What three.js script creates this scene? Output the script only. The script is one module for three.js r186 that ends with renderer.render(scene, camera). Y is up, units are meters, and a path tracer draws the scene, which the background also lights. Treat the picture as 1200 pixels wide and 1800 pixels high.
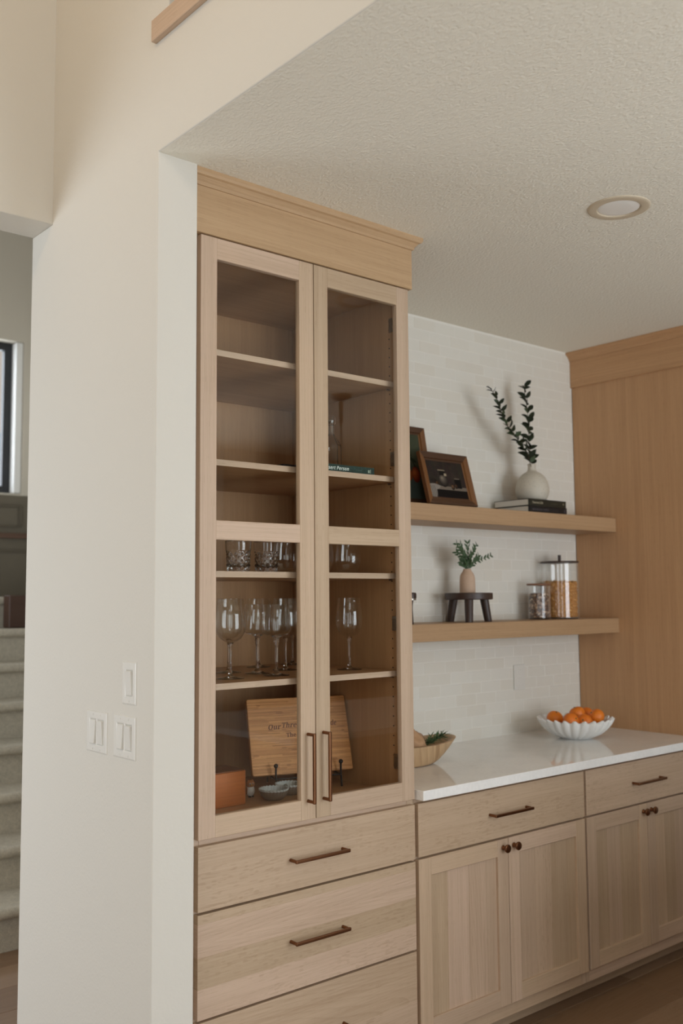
import * as THREE from 'three';
import { RoundedBoxGeometry } from 'three/addons/geometries/RoundedBoxGeometry.js';
import { mergeGeometries, mergeVertices } from 'three/addons/utils/BufferGeometryUtils.js';
import { RectAreaLightUniformsLib } from 'three/addons/lights/RectAreaLightUniformsLib.js';

// ------------------------------------------------------------------ camera, sky, large lights, exposure
const scene = new THREE.Scene();
const camera = new THREE.PerspectiveCamera(55.07, 1200 / 1800, 0.05, 80);
{
  const yaw = THREE.MathUtils.degToRad(40.347), pitch = THREE.MathUtils.degToRad(4.9686);
  camera.position.set(-1.473, 1.5454, 2.3474);
  camera.lookAt(camera.position.x + Math.sin(yaw) * Math.cos(pitch), camera.position.y + Math.sin(pitch), camera.position.z - Math.cos(yaw) * Math.cos(pitch));
  camera.rotateZ(THREE.MathUtils.degToRad(-0.4366));
  camera.focus = 2.95;
  camera.userData.fStop = 2.6;
}
const renderer = new THREE.WebGLRenderer({ antialias: true });
renderer.toneMapping = THREE.LinearToneMapping;
renderer.toneMappingExposure = 0.97;
renderer.shadowMap.enabled = true;
scene.background = new THREE.Color(0.8, 0.81, 0.83);
RectAreaLightUniformsLib.init();
// daylight at each window: an area of the window's own size just outside its glass
const DAY = new THREE.Color(0.91, 0.98, 1.09);
function dayLight(x, y, z, w, h, k, tx, ty, tz) {
  const l = new THREE.RectAreaLight(DAY, k, w, h);
  l.position.set(x, y, z); l.lookAt(tx, ty, tz);
  scene.add(l);
}
const FRONT = 4.4, GLASS_Z = FRONT + 0.1;
const WIN = { great: [-2.9, -1.5, 0.3, 2.6], greatUpper: [-2.9, -1.5, 2.9, 4.8], patio: [0.5, 2.85, 0.05, 2.5], loft: [0.5, 3.0, 3.9, 4.7] };
const LEVEL = { great: 2.3, greatUpper: 4.2, patio: 6.3, loft: 2.4 };  // the loft light is added to brighten the jamb of its opening
for (const k in WIN) { const [a, b, c, d] = WIN[k]; dayLight((a + b) / 2, (c + d) / 2, GLASS_Z + 0.14, b - a, d - c, LEVEL[k], (a + b) / 2, (c + d) / 2, 0); }
dayLight(-5.66, 1.55, 2.8, 2.8, 2.5, 1.45, 0, 1.55, 2.8);  // added west light, brightens the wall with the switches
dayLight(0.87, 2.92, -5.06, 1.1, 1.12, 6.0, 0.87, 2.92, 0);
dayLight(-3.56, 1.6, -2.5, 2.2, 2.0, 7.6, 0, 1.6, -2.5);  // added hall light, lifts the dim stairwell

// ------------------------------------------------------------------ numbers, noise, textures
let seed = 7;
const rnd = () => { seed = (seed * 1664525 + 1013904223) >>> 0; return seed / 4294967296; };
const rr = (a, b) => a + (b - a) * rnd();
const hash = (x, y, s) => { let h = (x * 374761393 + y * 668265263 + s * 1274126177) | 0; h = Math.imul(h ^ (h >>> 13), 1274126177); return ((h ^ (h >>> 16)) >>> 0) / 4294967296; };
function vnoise(x, y, px, py, s) {          // value noise that repeats after px, py cells
  const xi = Math.floor(x), yi = Math.floor(y), fx = x - xi, fy = y - yi, u = fx * fx * (3 - 2 * fx), v = fy * fy * (3 - 2 * fy);
  const m = (a, b) => ((a % b) + b) % b, x0 = m(xi, px), x1 = m(xi + 1, px), y0 = m(yi, py), y1 = m(yi + 1, py);
  const a = hash(x0, y0, s), b = hash(x1, y0, s), c = hash(x0, y1, s), d = hash(x1, y1, s);
  return a + (b - a) * u + (c - a) * v + (a - b - c + d) * u * v;
}
function dataTexture(w, h, f, srgb = true) {
  const data = new Uint8Array(w * h * 4);
  for (let j = 0; j < h; j++) for (let i = 0; i < w; i++) {
    const c = f(i / w, j / h), o = (j * w + i) * 4;
    for (let k = 0; k < 3; k++) { const q = Array.isArray(c) ? c[k] : c; data[o + k] = Math.max(0, Math.min(255, Math.round(255 * (srgb ? Math.pow(Math.max(q, 0), 1 / 2.2) : q)))); }
    data[o + 3] = 255;
  }
  const t = new THREE.DataTexture(data, w, h);
  t.wrapS = t.wrapT = THREE.RepeatWrapping; t.magFilter = t.minFilter = THREE.LinearFilter;
  if (srgb) t.colorSpace = THREE.SRGBColorSpace;
  t.needsUpdate = true;
  return t;
}
const grainTone = (v) => [Math.pow(v, 0.85), v, Math.pow(v, 1.25)];
function streaks(u, v, s) {
  const w = u + (vnoise(u * 4, v * 3, 4, 3, s) - 0.5) * 0.02;
  let q = 0.92 + 0.09 * (vnoise(w * 20, v * 2, 20, 2, s + 1) - 0.5) + 0.09 * (vnoise(w * 64, v * 4, 64, 4, s + 2) - 0.5) + 0.1 * (vnoise(w * 160, v * 8, 160, 8, s + 3) - 0.5);
  if (vnoise(w * 230, v * 36, 230, 36, s + 4) > 0.8) q -= 0.07;
  return q;
}
const oakRift = dataTexture(512, 1024, (u, v) => grainTone(streaks(u, v, 11)));
const oakFleck = dataTexture(512, 1024, (u, v) => {
  let q = streaks(u, v, 31);
  const n = vnoise(u * 85 + 4 * vnoise(u * 5, v * 9, 5, 9, 41), v * 64, 85, 64, 42), k = vnoise(u * 7, v * 10, 7, 10, 43);
  if (n > 0.6 && k > 0.4) q -= 0.1 * Math.min(1, (n - 0.6) * 5) * Math.min(1, (k - 0.4) * 4);
  return grainTone(q);
});
const oakCathedral = dataTexture(512, 1024, (u, v) => {
  const c = u - 0.5, p = 9 * v + 26 * Math.abs(c) * Math.sqrt(Math.abs(c)) + 0.9 * vnoise(u * 5, v * 4, 5, 4, 51) + 0.25 * vnoise(u * 24, v * 14, 24, 14, 52);
  const r = p - Math.floor(p);
  return grainTone(streaks(u, v, 61) - 0.085 * Math.pow(r, 3));
});
for (const t of [oakRift, oakFleck, oakCathedral]) t.repeat.set(1 / 0.34, 1 / 1.15);
const plasterBump = dataTexture(512, 512, (u, v) => 0.5 + 0.3 * (vnoise(u * 90, v * 90, 90, 90, 71) - 0.5) + 0.3 * (vnoise(u * 180, v * 180, 180, 180, 72) - 0.5), false);
plasterBump.repeat.set(1 / 0.7, 1 / 0.7);
const knockdownBump = dataTexture(1024, 1024, (u, v) => {
  const n = 0.65 * vnoise(u * 180, v * 280, 180, 280, 81) + 0.35 * vnoise(u * 340, v * 480, 340, 480, 82);
  return Math.min(1, Math.max(0, (n - 0.34) * 2.6));
}, false);
knockdownBump.repeat.set(1 / 1.3, 1 / 1.3);
const carpetTone = dataTexture(512, 512, (u, v) => 0.84 + 0.14 * (vnoise(u * 40, v * 40, 40, 40, 91) - 0.5) + 0.3 * (vnoise(u * 220, v * 220, 220, 220, 92) - 0.5));
carpetTone.repeat.set(1 / 0.5, 1 / 0.5);
const speckle = dataTexture(256, 256, (u, v) => 0.95 - (vnoise(u * 90, v * 90, 90, 90, 95) > 0.86 ? 0.16 : 0) + 0.05 * (vnoise(u * 16, v * 16, 16, 16, 96) - 0.5));
const quartzTone = dataTexture(512, 512, (u, v) => 0.965 + 0.05 * (vnoise(u * 14, v * 14, 14, 14, 97) - 0.5) + 0.05 * (vnoise(u * 120, v * 120, 120, 120, 98) - 0.5));
const bowlGrain = dataTexture(512, 256, (u, v) => {
  const p = 11 * u + 0.8 * vnoise(u * 3, v * 3, 3, 3, 101) + 0.3 * vnoise(u * 12, v * 6, 12, 6, 102), r = p - Math.floor(p), k = vnoise(u * 5, v, 5, 1, 103);
  const d = 0.12 * vnoise(u * 60, v * 8, 60, 8, 104) + (0.1 + 0.4 * k * k) * Math.pow(r, 2.5) + (Math.abs(u - 0.33) < 0.025 ? 0.22 : 0);
  return [0.98 - d * 0.85, 0.96 - d, 0.92 - d * 1.15];
});

// ------------------------------------------------------------------ materials
const lin = (r, g, b) => new THREE.Color().setRGB(r, g, b);
const std = (c, rough, extra = {}) => new THREE.MeshStandardMaterial({ color: c, roughness: rough, ...extra });
const OAK = [0.56, 0.41, 0.28];
const oakOf = (map, k = 1, warm = 1) => std(lin(OAK[0] * k, OAK[1] * k, OAK[2] * k * warm), 0.5, { map, bumpMap: map, bumpScale: 0.0003 });
const M = {
  oak: [oakOf(oakRift, 1.06), oakOf(oakRift, 1.0, 1.04), oakOf(oakRift, 1.12, 1.06), oakOf(oakRift, 0.95, 0.97)],
  fleck: [oakOf(oakFleck, 1.04, 1.03), oakOf(oakFleck, 0.98), oakOf(oakFleck, 1.1, 1.07), oakOf(oakFleck, 0.91, 0.96), oakOf(oakFleck, 0.95, 0.97)],
  cathedral: [oakOf(oakCathedral, 1.08, 1.06), oakOf(oakCathedral, 0.99), oakOf(oakCathedral, 1.09, 1.07), oakOf(oakRift, 0.92, 0.98), oakOf(oakRift, 1.13, 1.08)],
  panelOak: std(lin(0.58, 0.335, 0.17), 0.5, { map: oakRift, bumpMap: oakRift, bumpScale: 0.0003 }),
  warmLitOak: std(lin(0.55, 0.365, 0.205), 0.5, { map: oakRift, bumpMap: oakRift, bumpScale: 0.0003 }),  // warm light near the ceiling put into the frieze and crown colour
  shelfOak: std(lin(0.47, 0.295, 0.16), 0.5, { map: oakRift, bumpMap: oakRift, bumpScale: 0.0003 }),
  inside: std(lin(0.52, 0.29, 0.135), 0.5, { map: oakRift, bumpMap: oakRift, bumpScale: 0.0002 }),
  wall: std(lin(0.72, 0.685, 0.612), 0.85, { bumpMap: plasterBump, bumpScale: 0.0006 }),
  ceiling: std(lin(0.88, 0.835, 0.72), 0.9, { bumpMap: knockdownBump, bumpScale: 0.0009 }),
  taupe: std(lin(0.62, 0.57, 0.48), 0.8),
  shaded_wainscot: std(lin(0.15, 0.128, 0.092), 0.7),  // dark colour carries the shade of the backlit wall below the window
  shadedTrim: std(lin(0.115, 0.096, 0.066), 0.7),  // darker still: the shading of the mouldings is put into their colour
  rug: std(lin(0.78, 0.74, 0.66), 1),
  white: std(lin(0.84, 0.83, 0.80), 0.4),
  plastic: std(lin(0.775, 0.75, 0.69), 0.28),
  dark: std(lin(0.012, 0.012, 0.013), 0.45),
  bronzeFrame: std(lin(0.02, 0.021, 0.024), 0.5),
  copper: std(lin(0.23, 0.108, 0.055), 0.3, { metalness: 1 }),
  steel: std(lin(0.32, 0.29, 0.25), 0.35, { metalness: 1 }),
  iron: std(lin(0.012, 0.011, 0.012), 0.5, { metalness: 0.3 }),
  quartz: std(lin(0.93, 0.91, 0.875), 0.07, { map: quartzTone }),
  grout: std(lin(0.87, 0.84, 0.77), 0.9),
  pane: new THREE.MeshPhysicalMaterial({ color: lin(0.98, 0.985, 0.975), roughness: 0, transmission: 1, thickness: 0, ior: 1.5, specularIntensity: 0.7 }),
  thinGlass: new THREE.MeshPhysicalMaterial({ color: lin(0.985, 0.988, 0.985), roughness: 0, transmission: 1, thickness: 0, ior: 1.5 }),
  glass: new THREE.MeshPhysicalMaterial({ color: lin(0.98, 0.985, 0.98), roughness: 0, transmission: 1, thickness: 0.02, ior: 1.5 }),
  carpet: std(lin(0.60, 0.545, 0.44), 1, { map: carpetTone, bumpMap: carpetTone, bumpScale: 0.002 }),
  darkWood: std(lin(0.13, 0.068, 0.042), 0.5, { map: oakRift }),
  walnut: std(lin(0.05, 0.028, 0.020), 0.42, { map: oakRift, bumpMap: oakRift, bumpScale: 0.0004 }),
  leaf: new THREE.MeshPhysicalMaterial({ color: lin(0.017, 0.022, 0.009), roughness: 0.65, specularIntensity: 0.4 }),
  leafPale: std(lin(0.038, 0.062, 0.022), 0.6),
  sprig: std(lin(0.045, 0.085, 0.03), 0.65),
  herb: std(lin(0.06, 0.115, 0.04), 0.7),
  stem: std(lin(0.09, 0.06, 0.03), 0.7),
};
const PLANK = [[0.30, 0.19, 0.115], [0.275, 0.17, 0.10], [0.33, 0.215, 0.135], [0.245, 0.148, 0.086]].map((c, i) => std(lin(...c), 0.42, { map: [oakRift, oakCathedral, oakFleck, oakCathedral][i], bumpMap: oakRift, bumpScale: 0.0003 }));
const TILE = [[0.79, 0.755, 0.675], [0.795, 0.765, 0.69], [0.775, 0.735, 0.65], [0.785, 0.745, 0.66], [0.805, 0.775, 0.70]].map((c) => std(lin(...c), 0.3));

// ------------------------------------------------------------------ building helpers
const used = new Map();
function numbered(name) { const n = used.get(name) ?? 0; used.set(name, n + 1); return n ? `${name}_${String(n).padStart(3, '0')}` : name; }
function tag(o, label, category, group) { o.userData.label = label; o.userData.category = category; if (group) o.userData.group = group; return o; }
const ORIGIN = new THREE.Vector3();
const baseOf = (p) => p?.userData.at ?? ORIGIN;
function put(o, parent, x, y, z) {
  const b = baseOf(parent);
  o.position.set(x - b.x, y - b.y, z - b.z);
  Object.defineProperty(o.userData, 'at', { value: new THREE.Vector3(x, y, z), enumerable: false });
  (parent ?? scene).add(o);
  return o;
}
function thing(name, label, category, [x, y, z] = [0, 0, 0], group) { const g = new THREE.Group(); g.name = numbered(name); put(g, null, x, y, z); return tag(g, label, category, group); }
function sub(name, parent, [x, y, z]) { const g = new THREE.Group(); g.name = name; return put(g, parent, x, y, z); }
function structure(name, [x, y, z] = [0, 0, 0]) { const g = new THREE.Group(); g.name = numbered(name); put(g, null, x, y, z); g.userData.kind = 'structure'; return g; }
function mesh(name, parent, geo, mat, [x, y, z] = [0, 0, 0]) {
  const m = new THREE.Mesh(geo, mat); m.name = parent ? name : numbered(name); m.castShadow = m.receiveShadow = true;
  return put(m, parent, x, y, z);
}
const boxes = new Map();
// a box with chamfered edges; uv in metres, v along the grain axis
function chamferBox(w, h, d, c, grain = 'y', ou = 0, ov = 0) {
  const key = [w, h, d, c, grain, ou, ov].map((x) => (typeof x === 'number' ? x.toFixed(4) : x)).join();
  if (boxes.has(key)) return boxes.get(key);
  const H = [w / 2, h / 2, d / 2]; c = Math.min(c, ...H.map((q) => q * 0.45));
  const V = (ax, s) => s.map((q, i) => q * (i === ax ? H[i] : H[i] - c));
  const polys = [];
  for (let ax = 0; ax < 3; ax++) for (const s of [-1, 1]) {
    const b = (ax + 1) % 3, e = (ax + 2) % 3, P = (p, q) => { const t = [0, 0, 0]; t[ax] = s; t[b] = p; t[e] = q; return V(ax, t); };
    polys.push([P(-1, -1), P(1, -1), P(1, 1), P(-1, 1)]);
  }
  if (c > 0) {
    for (let ax = 0; ax < 3; ax++) { const b = (ax + 1) % 3, e = (ax + 2) % 3; for (const sb of [-1, 1]) for (const se of [-1, 1]) {
      const T = (q) => { const t = [0, 0, 0]; t[ax] = q; t[b] = sb; t[e] = se; return t; };
      polys.push([V(b, T(-1)), V(b, T(1)), V(e, T(1)), V(e, T(-1))]);
    } }
    for (const x of [-1, 1]) for (const y of [-1, 1]) for (const z of [-1, 1]) polys.push([V(0, [x, y, z]), V(1, [x, y, z]), V(2, [x, y, z])]);
  }
  const pos = [], nor = [], uv = [], g = 'xyz'.indexOf(grain);
  const A = new THREE.Vector3(), B = new THREE.Vector3(), N = new THREE.Vector3();
  for (let p of polys) {
    A.fromArray(p[1]).sub(B.fromArray(p[0])); N.crossVectors(A, new THREE.Vector3().fromArray(p[2]).sub(B)).normalize();
    const mid = p.reduce((a, q) => a.add(new THREE.Vector3().fromArray(q)), new THREE.Vector3());
    if (N.dot(mid) < 0) { p = p.slice().reverse(); N.negate(); }
    const n = [Math.abs(N.x), Math.abs(N.y), Math.abs(N.z)], ax = n.indexOf(Math.max(...n)), rest = [0, 1, 2].filter((q) => q !== ax);
    const vAx = rest.includes(g) ? g : rest[1], uAx = rest.find((q) => q !== vAx);
    for (let k = 1; k < p.length - 1; k++) for (const q of [p[0], p[k], p[k + 1]]) { pos.push(...q); nor.push(N.x, N.y, N.z); uv.push(q[uAx] + ou, q[vAx] + ov); }
  }
  const geo = new THREE.BufferGeometry();
  geo.setAttribute('position', new THREE.Float32BufferAttribute(pos, 3));
  geo.setAttribute('normal', new THREE.Float32BufferAttribute(nor, 3));
  geo.setAttribute('uv', new THREE.Float32BufferAttribute(uv, 2));
  boxes.set(key, geo);
  return geo;
}
// a box from its limits [x0, x1, y0, y1, z0, z1]
function box(name, parent, [x0, x1, y0, y1, z0, z1], mat, { c = 0.0012, g = 'y', u } = {}) {
  const ou = u ? u[0] : Math.round(rr(0, 40)) * 0.037, ov = u ? u[1] : Math.round(rr(0, 40)) * 0.051;
  return mesh(name, parent, chamferBox(x1 - x0, y1 - y0, z1 - z0, c, g, ou, ov), mat, [(x0 + x1) / 2, (y0 + y1) / 2, (z0 + z1) / 2]);
}
const boxGeo = ([x0, x1, y0, y1, z0, z1], c = 0.0012, g = 'y') => chamferBox(x1 - x0, y1 - y0, z1 - z0, c, g).clone().translate((x0 + x1) / 2, (y0 + y1) / 2, (z0 + z1) / 2);
const lathe = (pts, seg = 48) => new THREE.LatheGeometry(pts.map(([r, y]) => new THREE.Vector2(Math.max(r, 0), y)), seg);
function smoothPts(pts, n = 40) { return new THREE.SplineCurve(pts.map(([r, y]) => new THREE.Vector2(r, y))).getPoints(n).map((p) => [Math.max(p.x, 0), p.y]); }
const tube = (pts, r, seg = 24, rad = 8) => new THREE.TubeGeometry(new THREE.CatmullRomCurve3(pts.map((p) => new THREE.Vector3(...p))), seg, r, rad);
function canvasTexture(w, h, draw) { const c = document.createElement('canvas'); c.width = w; c.height = h; draw(c.getContext('2d'), w, h); const t = new THREE.CanvasTexture(c); t.colorSpace = THREE.SRGBColorSpace; t.magFilter = t.minFilter = THREE.LinearFilter; return t; }
// an outline in (a, b) with holes, pushed out by depth
function extruded(outline, holes, depth, bevel = 0) {
  const path = (C, pts) => { const s = new C(); pts.forEach(([a, b], i) => (i ? s.lineTo(a, b) : s.moveTo(a, b))); s.closePath(); return s; };
  const s = path(THREE.Shape, outline); for (const h of holes) s.holes.push(path(THREE.Path, h));
  return new THREE.ExtrudeGeometry(s, bevel ? { depth: depth - 2 * bevel, bevelEnabled: true, bevelSize: bevel, bevelThickness: bevel, bevelOffset: -bevel, bevelSegments: 3 } : { depth, bevelEnabled: false });
}
const rect = (a, b, c, d) => [[a, c], [b, c], [b, d], [a, d]];

// ------------------------------------------------------------------ the shell of the house
const CEIL = 2.773, TOP = 5.4, WX0 = -0.163, WX1 = -0.036;
{ // the wall with the switches, going on above the kitchen opening as the loft wall; outline in (-z, y)
  const g = extruded([[-FRONT, CEIL], [-0.038, CEIL], [-0.038, 0], [0.81, 0], [0.81, CEIL], [0.652, CEIL], [0.652, TOP], [-FRONT, TOP]], [rect(-2.6, -0.09, 3.151, 4.4)], WX1 - WX0, 0.004);
  g.translate(0, 0, 0.004); g.rotateY(Math.PI / 2); g.translate(WX0, 0, 0);
  const m = mesh('wall_left', null, g, M.wall); m.userData.kind = 'structure';
}
const wallBack = structure('wall_back', [0, 0, -0.73]);
box('wall_body', wallBack, [WX1, 5.0, 0, TOP, -0.81, -0.652], M.wall, { c: 0 });
{
  const g = extruded([[-5.5, 0], [-3.4, 0], [-3.4, CEIL], [-0.1, CEIL], [-0.1, TOP], [-5.5, TOP]], [], 0.16, 0.004);
  g.translate(0, 0, -0.806);
  mesh('wall_hall', null, g, M.wall).userData.kind = 'structure';
}
box('ceiling', null, [WX0 + 0.0042, 5.0, CEIL - 0.0006, CEIL + 0.0122, 0.0375, FRONT], M.ceiling, { c: 0, g: 'x', u: [0, 0] }).userData.kind = 'structure';
box('ceiling_recess', null, [WX1, 5.0, CEIL - 0.0006, CEIL + 0.0122, -0.652, 0.0375], M.ceiling, { c: 0, g: 'x', u: [-2.526, 0.061] }).userData.kind = 'structure';
box('ceiling_slab', null, [WX1, 5.0, CEIL + 0.0122, 3.09, -0.652, FRONT], M.wall, { c: 0 }).userData.kind = 'structure';
box('ceiling_upper', null, [-5.65, 5.15, TOP, TOP + 0.2, -5.0, FRONT + 0.15], M.wall, { c: 0 }).userData.kind = 'structure';
{
  const g = extruded(rect(-5.65, 5.15, -0.1, TOP), Object.values(WIN).map(([a, b, c, d]) => rect(a, b, c, d)), 0.15);
  g.translate(0, 0, FRONT);
  mesh('wall_front', null, g, M.wall).userData.kind = 'structure';
}
{
  const g = extruded(rect(-FRONT, 0.81, -0.1, TOP), [rect(-4.2, -1.4, 0.3, 2.8)], 0.15);
  g.rotateY(Math.PI / 2); g.translate(-5.65, 0, 0);
  mesh('wall_west', null, g, M.wall).userData.kind = 'structure';
}
box('wall_right', null, [5.0, 5.15, -0.1, TOP, -0.81, FRONT], M.wall, { c: 0 }).userData.kind = 'structure';
{ // stairwell
  { const g = extruded(rect(0.81, 4.82, -0.1, TOP), [rect(1.4, 3.6, 0.6, 2.6)], 0.16); g.rotateY(Math.PI / 2); g.translate(-3.56, 0, 0); mesh('wall_stair_left', null, g, M.wall).userData.kind = 'structure'; }
  box('wall_stair_right', null, [1.6, 1.76, -0.1, TOP, -4.82, -0.81], M.wall, { c: 0 }).userData.kind = 'structure';
  const g = extruded(rect(-3.56, 1.76, -0.1, TOP), [rect(0.3, 1.45, 2.34, 3.5)], 0.16, 0.004);
  g.translate(0, 0, -4.976);
  const w = structure('wall_stair', [0, 0, -4.9]);
  mesh('wall_body', w, g, M.taupe);
  box('shaded_wainscot', w, [-3.4, 1.6, 1.57, 2.325, -4.82, -4.812], M.shaded_wainscot, { c: 0.001 });
  box('cap_rail', w, [-3.4, 1.6, 2.002, 2.04, -4.812, -4.782], M.darkWood, { g: 'x' });
  box('rail_moulding', w, [-3.4, 1.6, 1.9, 1.918, -4.812, -4.798], M.shadedTrim, { g: 'x' });
  for (const b of [[0.35, 1.452, 2.237, 2.257], [0.35, 1.452, 2.085, 2.1], [1.434, 1.452, 2.1, 2.237], [0.35, 0.368, 2.1, 2.237]]) box('panel_moulding', w, [...b, -4.812, -4.8], M.shadedTrim, { g: 'x' });
}
function windowUnit(name, horizontal, a0, a1, y0, y1, at, bars, rows, mat = M.bronzeFrame, f = 0.05) {
  const s = structure(name, horizontal ? [(a0 + a1) / 2, y0, at] : [at, y0, (a0 + a1) / 2]), d = 0.025;
  const B = (n, p0, p1, q0, q1, m, dd = d) => box(n, s, horizontal ? [p0, p1, q0, q1, at - dd, at + dd] : [at - dd, at + dd, q0, q1, p0, p1], m, { c: 0.002 });
  B('frame', a0, a0 + f, y0, y1, mat); B('frame', a1 - f, a1, y0, y1, mat); B('frame', a0 + f, a1 - f, y0, y0 + f, mat); B('frame', a0 + f, a1 - f, y1 - f, y1, mat);
  for (let i = 1; i < bars; i++) { const x = a0 + ((a1 - a0) * i) / bars; B('mullion', x - 0.03, x + 0.03, y0 + f, y1 - f, mat); }
  for (let i = 1; i < rows; i++) { const y = y0 + ((y1 - y0) * i) / rows; B('glazing_bar', a0 + f, a1 - f, y - 0.015, y + 0.015, mat, 0.018); }
  B('pane', a0 + f, a1 - f, y0 + f, y1 - f, M.pane, 0.004);
  return s;
}
windowUnit('window_1', true, 0.3, 1.395, 2.34, 3.5, -4.93, 1, 1, M.bronzeFrame, 0.06);
box('window_1_jamb', null, [1.395, 1.446, 2.345, 3.495, -4.972, -4.822], M.white, { c: 0.003 }).userData.kind = 'structure';
windowUnit('window_2', true, ...WIN.great, GLASS_Z, 2, 2);
windowUnit('window_3', true, ...WIN.greatUpper, GLASS_Z, 2, 1);
windowUnit('door_1', true, ...WIN.patio, GLASS_Z, 2, 1);
windowUnit('added_window_4', true, ...WIN.loft, GLASS_Z, 2, 1);  // unseen window, added to brighten the loft opening
windowUnit('added_window_6', false, -3.6, -1.4, 0.6, 2.6, -3.5, 2, 1);  // unseen hall window, added to brighten the stairwell
windowUnit('added_window_5', false, 1.4, 4.2, 0.3, 2.8, -5.58, 2, 2);  // unseen west window, added to light the switch wall

// floor: planks along x, 0.2286 wide, laid singly where the photograph shows them
{
  const floor = structure('floor');
  box('subfloor', floor, [-5.65, 5.15, -0.16, -0.02, -5.0, FRONT + 0.15], M.darkWood, { c: 0 });
  const W = 0.2286, rest = [];
  const row0 = Math.round((-4.9 - 0.19) / W);
  for (let k = row0; 0.19 + k * W < FRONT - 0.02; k++) {
    const z0 = 0.19 + k * W; let x = -5.5 - rr(0, 1.5);
    while (x < 5) {
      const L = rr(1.3, 2.1), a = Math.max(x, -5.5), b = Math.min(x + L, 5); x += L;
      if (b - a < 0.03) continue;
      const lim = [a + 0.0008, b - 0.0008, -0.02, -rr(0, 0.0006), Math.max(z0, -4.8) + 0.0009, Math.min(z0 + W, FRONT) - 0.0009];
      const seen = (z0 > -0.3 && z0 < 0.9 && b > 1.1 && a < 3.6) || (z0 < -0.5 && z0 > -2.3 && b > -0.5 && a < 0.9);
      if (seen) box('plank', floor, lim, PLANK[Math.floor(rnd() * 4)], { c: 0.0012, g: 'x' });
      else rest.push(boxGeo(lim, 0.0012, 'x'));
    }
  }
  mesh('more_planks', floor, mergeGeometries(rest), PLANK[0]).userData.kind = 'stuff';
}
// staircase: carpeted steps facing +z
{
  const st = structure('staircase', [0, 0, -3]), rise = 0.1955, run = 0.26, z0 = -2.0;
  const stepGeo = (depth, y0, h) => {
    const s = new THREE.Shape(); s.moveTo(0, 0); s.lineTo(0, h - 0.048); s.lineTo(0.022, h - 0.044);
    s.absarc(0.022, h - 0.024, 0.024, -Math.PI / 2, Math.PI / 2, false); s.lineTo(-depth, h); s.lineTo(-depth, 0); s.closePath();
    const g = new THREE.ExtrudeGeometry(s, { depth: 1.5, bevelEnabled: false, curveSegments: 8 });
    g.rotateY(-Math.PI / 2); return g;                     // x of the outline becomes z, the depth runs along -x
  };
  for (let k = 0; k < 8; k++) {
    const last = k === 7, g = stepGeo(last ? 1.0 : run + 0.02, 0, rise);
    mesh('step', st, g, M.carpet, [1.6, k * rise, z0 - k * run - 0.03]);
  }
  box('stringer_end', st, [0.935, 1.55, 7 * rise + 0.002, 8 * rise + 0.01, -3.80, -3.70], std(lin(0.075, 0.036, 0.022), 0.55, { map: oakRift }), { g: 'x', c: 0.004 });
}
// wooden cap board under the loft opening
{
  const t = structure('trim_1', [-0.171, 3.12, 1.4]);
  box('cap_board', t, [-0.1795, -0.163, 3.089, 3.151, 0.022, 2.7], M.oak[2], { g: 'z', c: 0.001 });
}

// ------------------------------------------------------------------ tiled splashback
{
  box('grout_bed', wallBack, [0.838, 2.606, 0.914, CEIL, -0.652, -0.6434], M.grout, { c: 0 });
  const TW = 0.13, TH = 0.05, G = 0.0022, rest = [], cand = [];
  for (let r = 0; ; r++) {
    const y0 = 0.9155 + r * TH, y1 = Math.min(y0 + TH, CEIL - 0.001) - G; if (y1 - y0 < 0.01) break;
    for (let i = -1; i < 16; i++) {
      let x0 = 0.84 + (i + [0, 0.5, 0.25, 0.75][r % 4]) * TW, x1 = x0 + TW - G; x0 = Math.max(x0, 0.84); x1 = Math.min(x1, 2.6045);
      if (x1 - x0 < 0.012) continue;
      const hidden = x1 < 1.12 || (y0 > 1.849 && y1 < 1.917) || (y0 > 1.368 && y1 < 1.437);
      cand.push({ lim: [x0, x1, y0, y1], hidden });
    }
  }
  let n = 0;
  cand.sort((a, b) => (a.hidden - b.hidden) || (a.lim[0] - b.lim[0]));
  for (const { lim: [x0, x1, y0, y1], hidden } of cand) {
    const f = -0.6425 + rr(-0.0004, 0.0005), full = Math.abs(x1 - x0 - TW + G) < 1e-4;
    if (!hidden && n < 298) {
      const m = mesh('tile', wallBack, chamferBox(full ? TW - G : x1 - x0, y1 - y0, 0.006, 0.0012, 'x'), TILE[Math.floor(rnd() * 5)], [(x0 + x1) / 2, (y0 + y1) / 2, f - 0.003]);
      m.rotation.set(rr(-0.006, 0.006), rr(-0.006, 0.006), 0); n++;
    } else rest.push(boxGeo([x0, x1, y0, y1, f - 0.006, f], 0.0012));
  }
  mesh('more_tiles', wallBack, mergeGeometries(rest), TILE[0]).userData.kind = 'stuff';
}

// ------------------------------------------------------------------ cabinet fittings
function barPull(parent, x, y, z, length, vertical) {       // a flat bar on two round posts
  const L = length / 2, geos = [];
  const post = (o) => { const g = new THREE.CylinderGeometry(0.0048, 0.0052, 0.03, 20); g.rotateX(Math.PI / 2); g.translate(vertical ? 0 : o, vertical ? o : 0, 0.015); return g.toNonIndexed(); };
  const bar = new RoundedBoxGeometry(vertical ? 0.0105 : length + 0.0105, vertical ? length + 0.0105 : 0.0105, 0.0085, 3, 0.0028); bar.translate(0, 0, 0.031);
  geos.push(post(-L), post(L), bar.index ? bar.toNonIndexed() : bar);
  const m = mesh('handle', parent, mergeGeometries(geos.map((g) => { for (const k of Object.keys(g.attributes)) if (!['position', 'normal', 'uv'].includes(k)) g.deleteAttribute(k); return g; })), M.copper, [x, y, z]);
  m.userData.label = vertical ? 'upright copper bar handle' : 'copper bar handle';
  return m;
}
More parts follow.
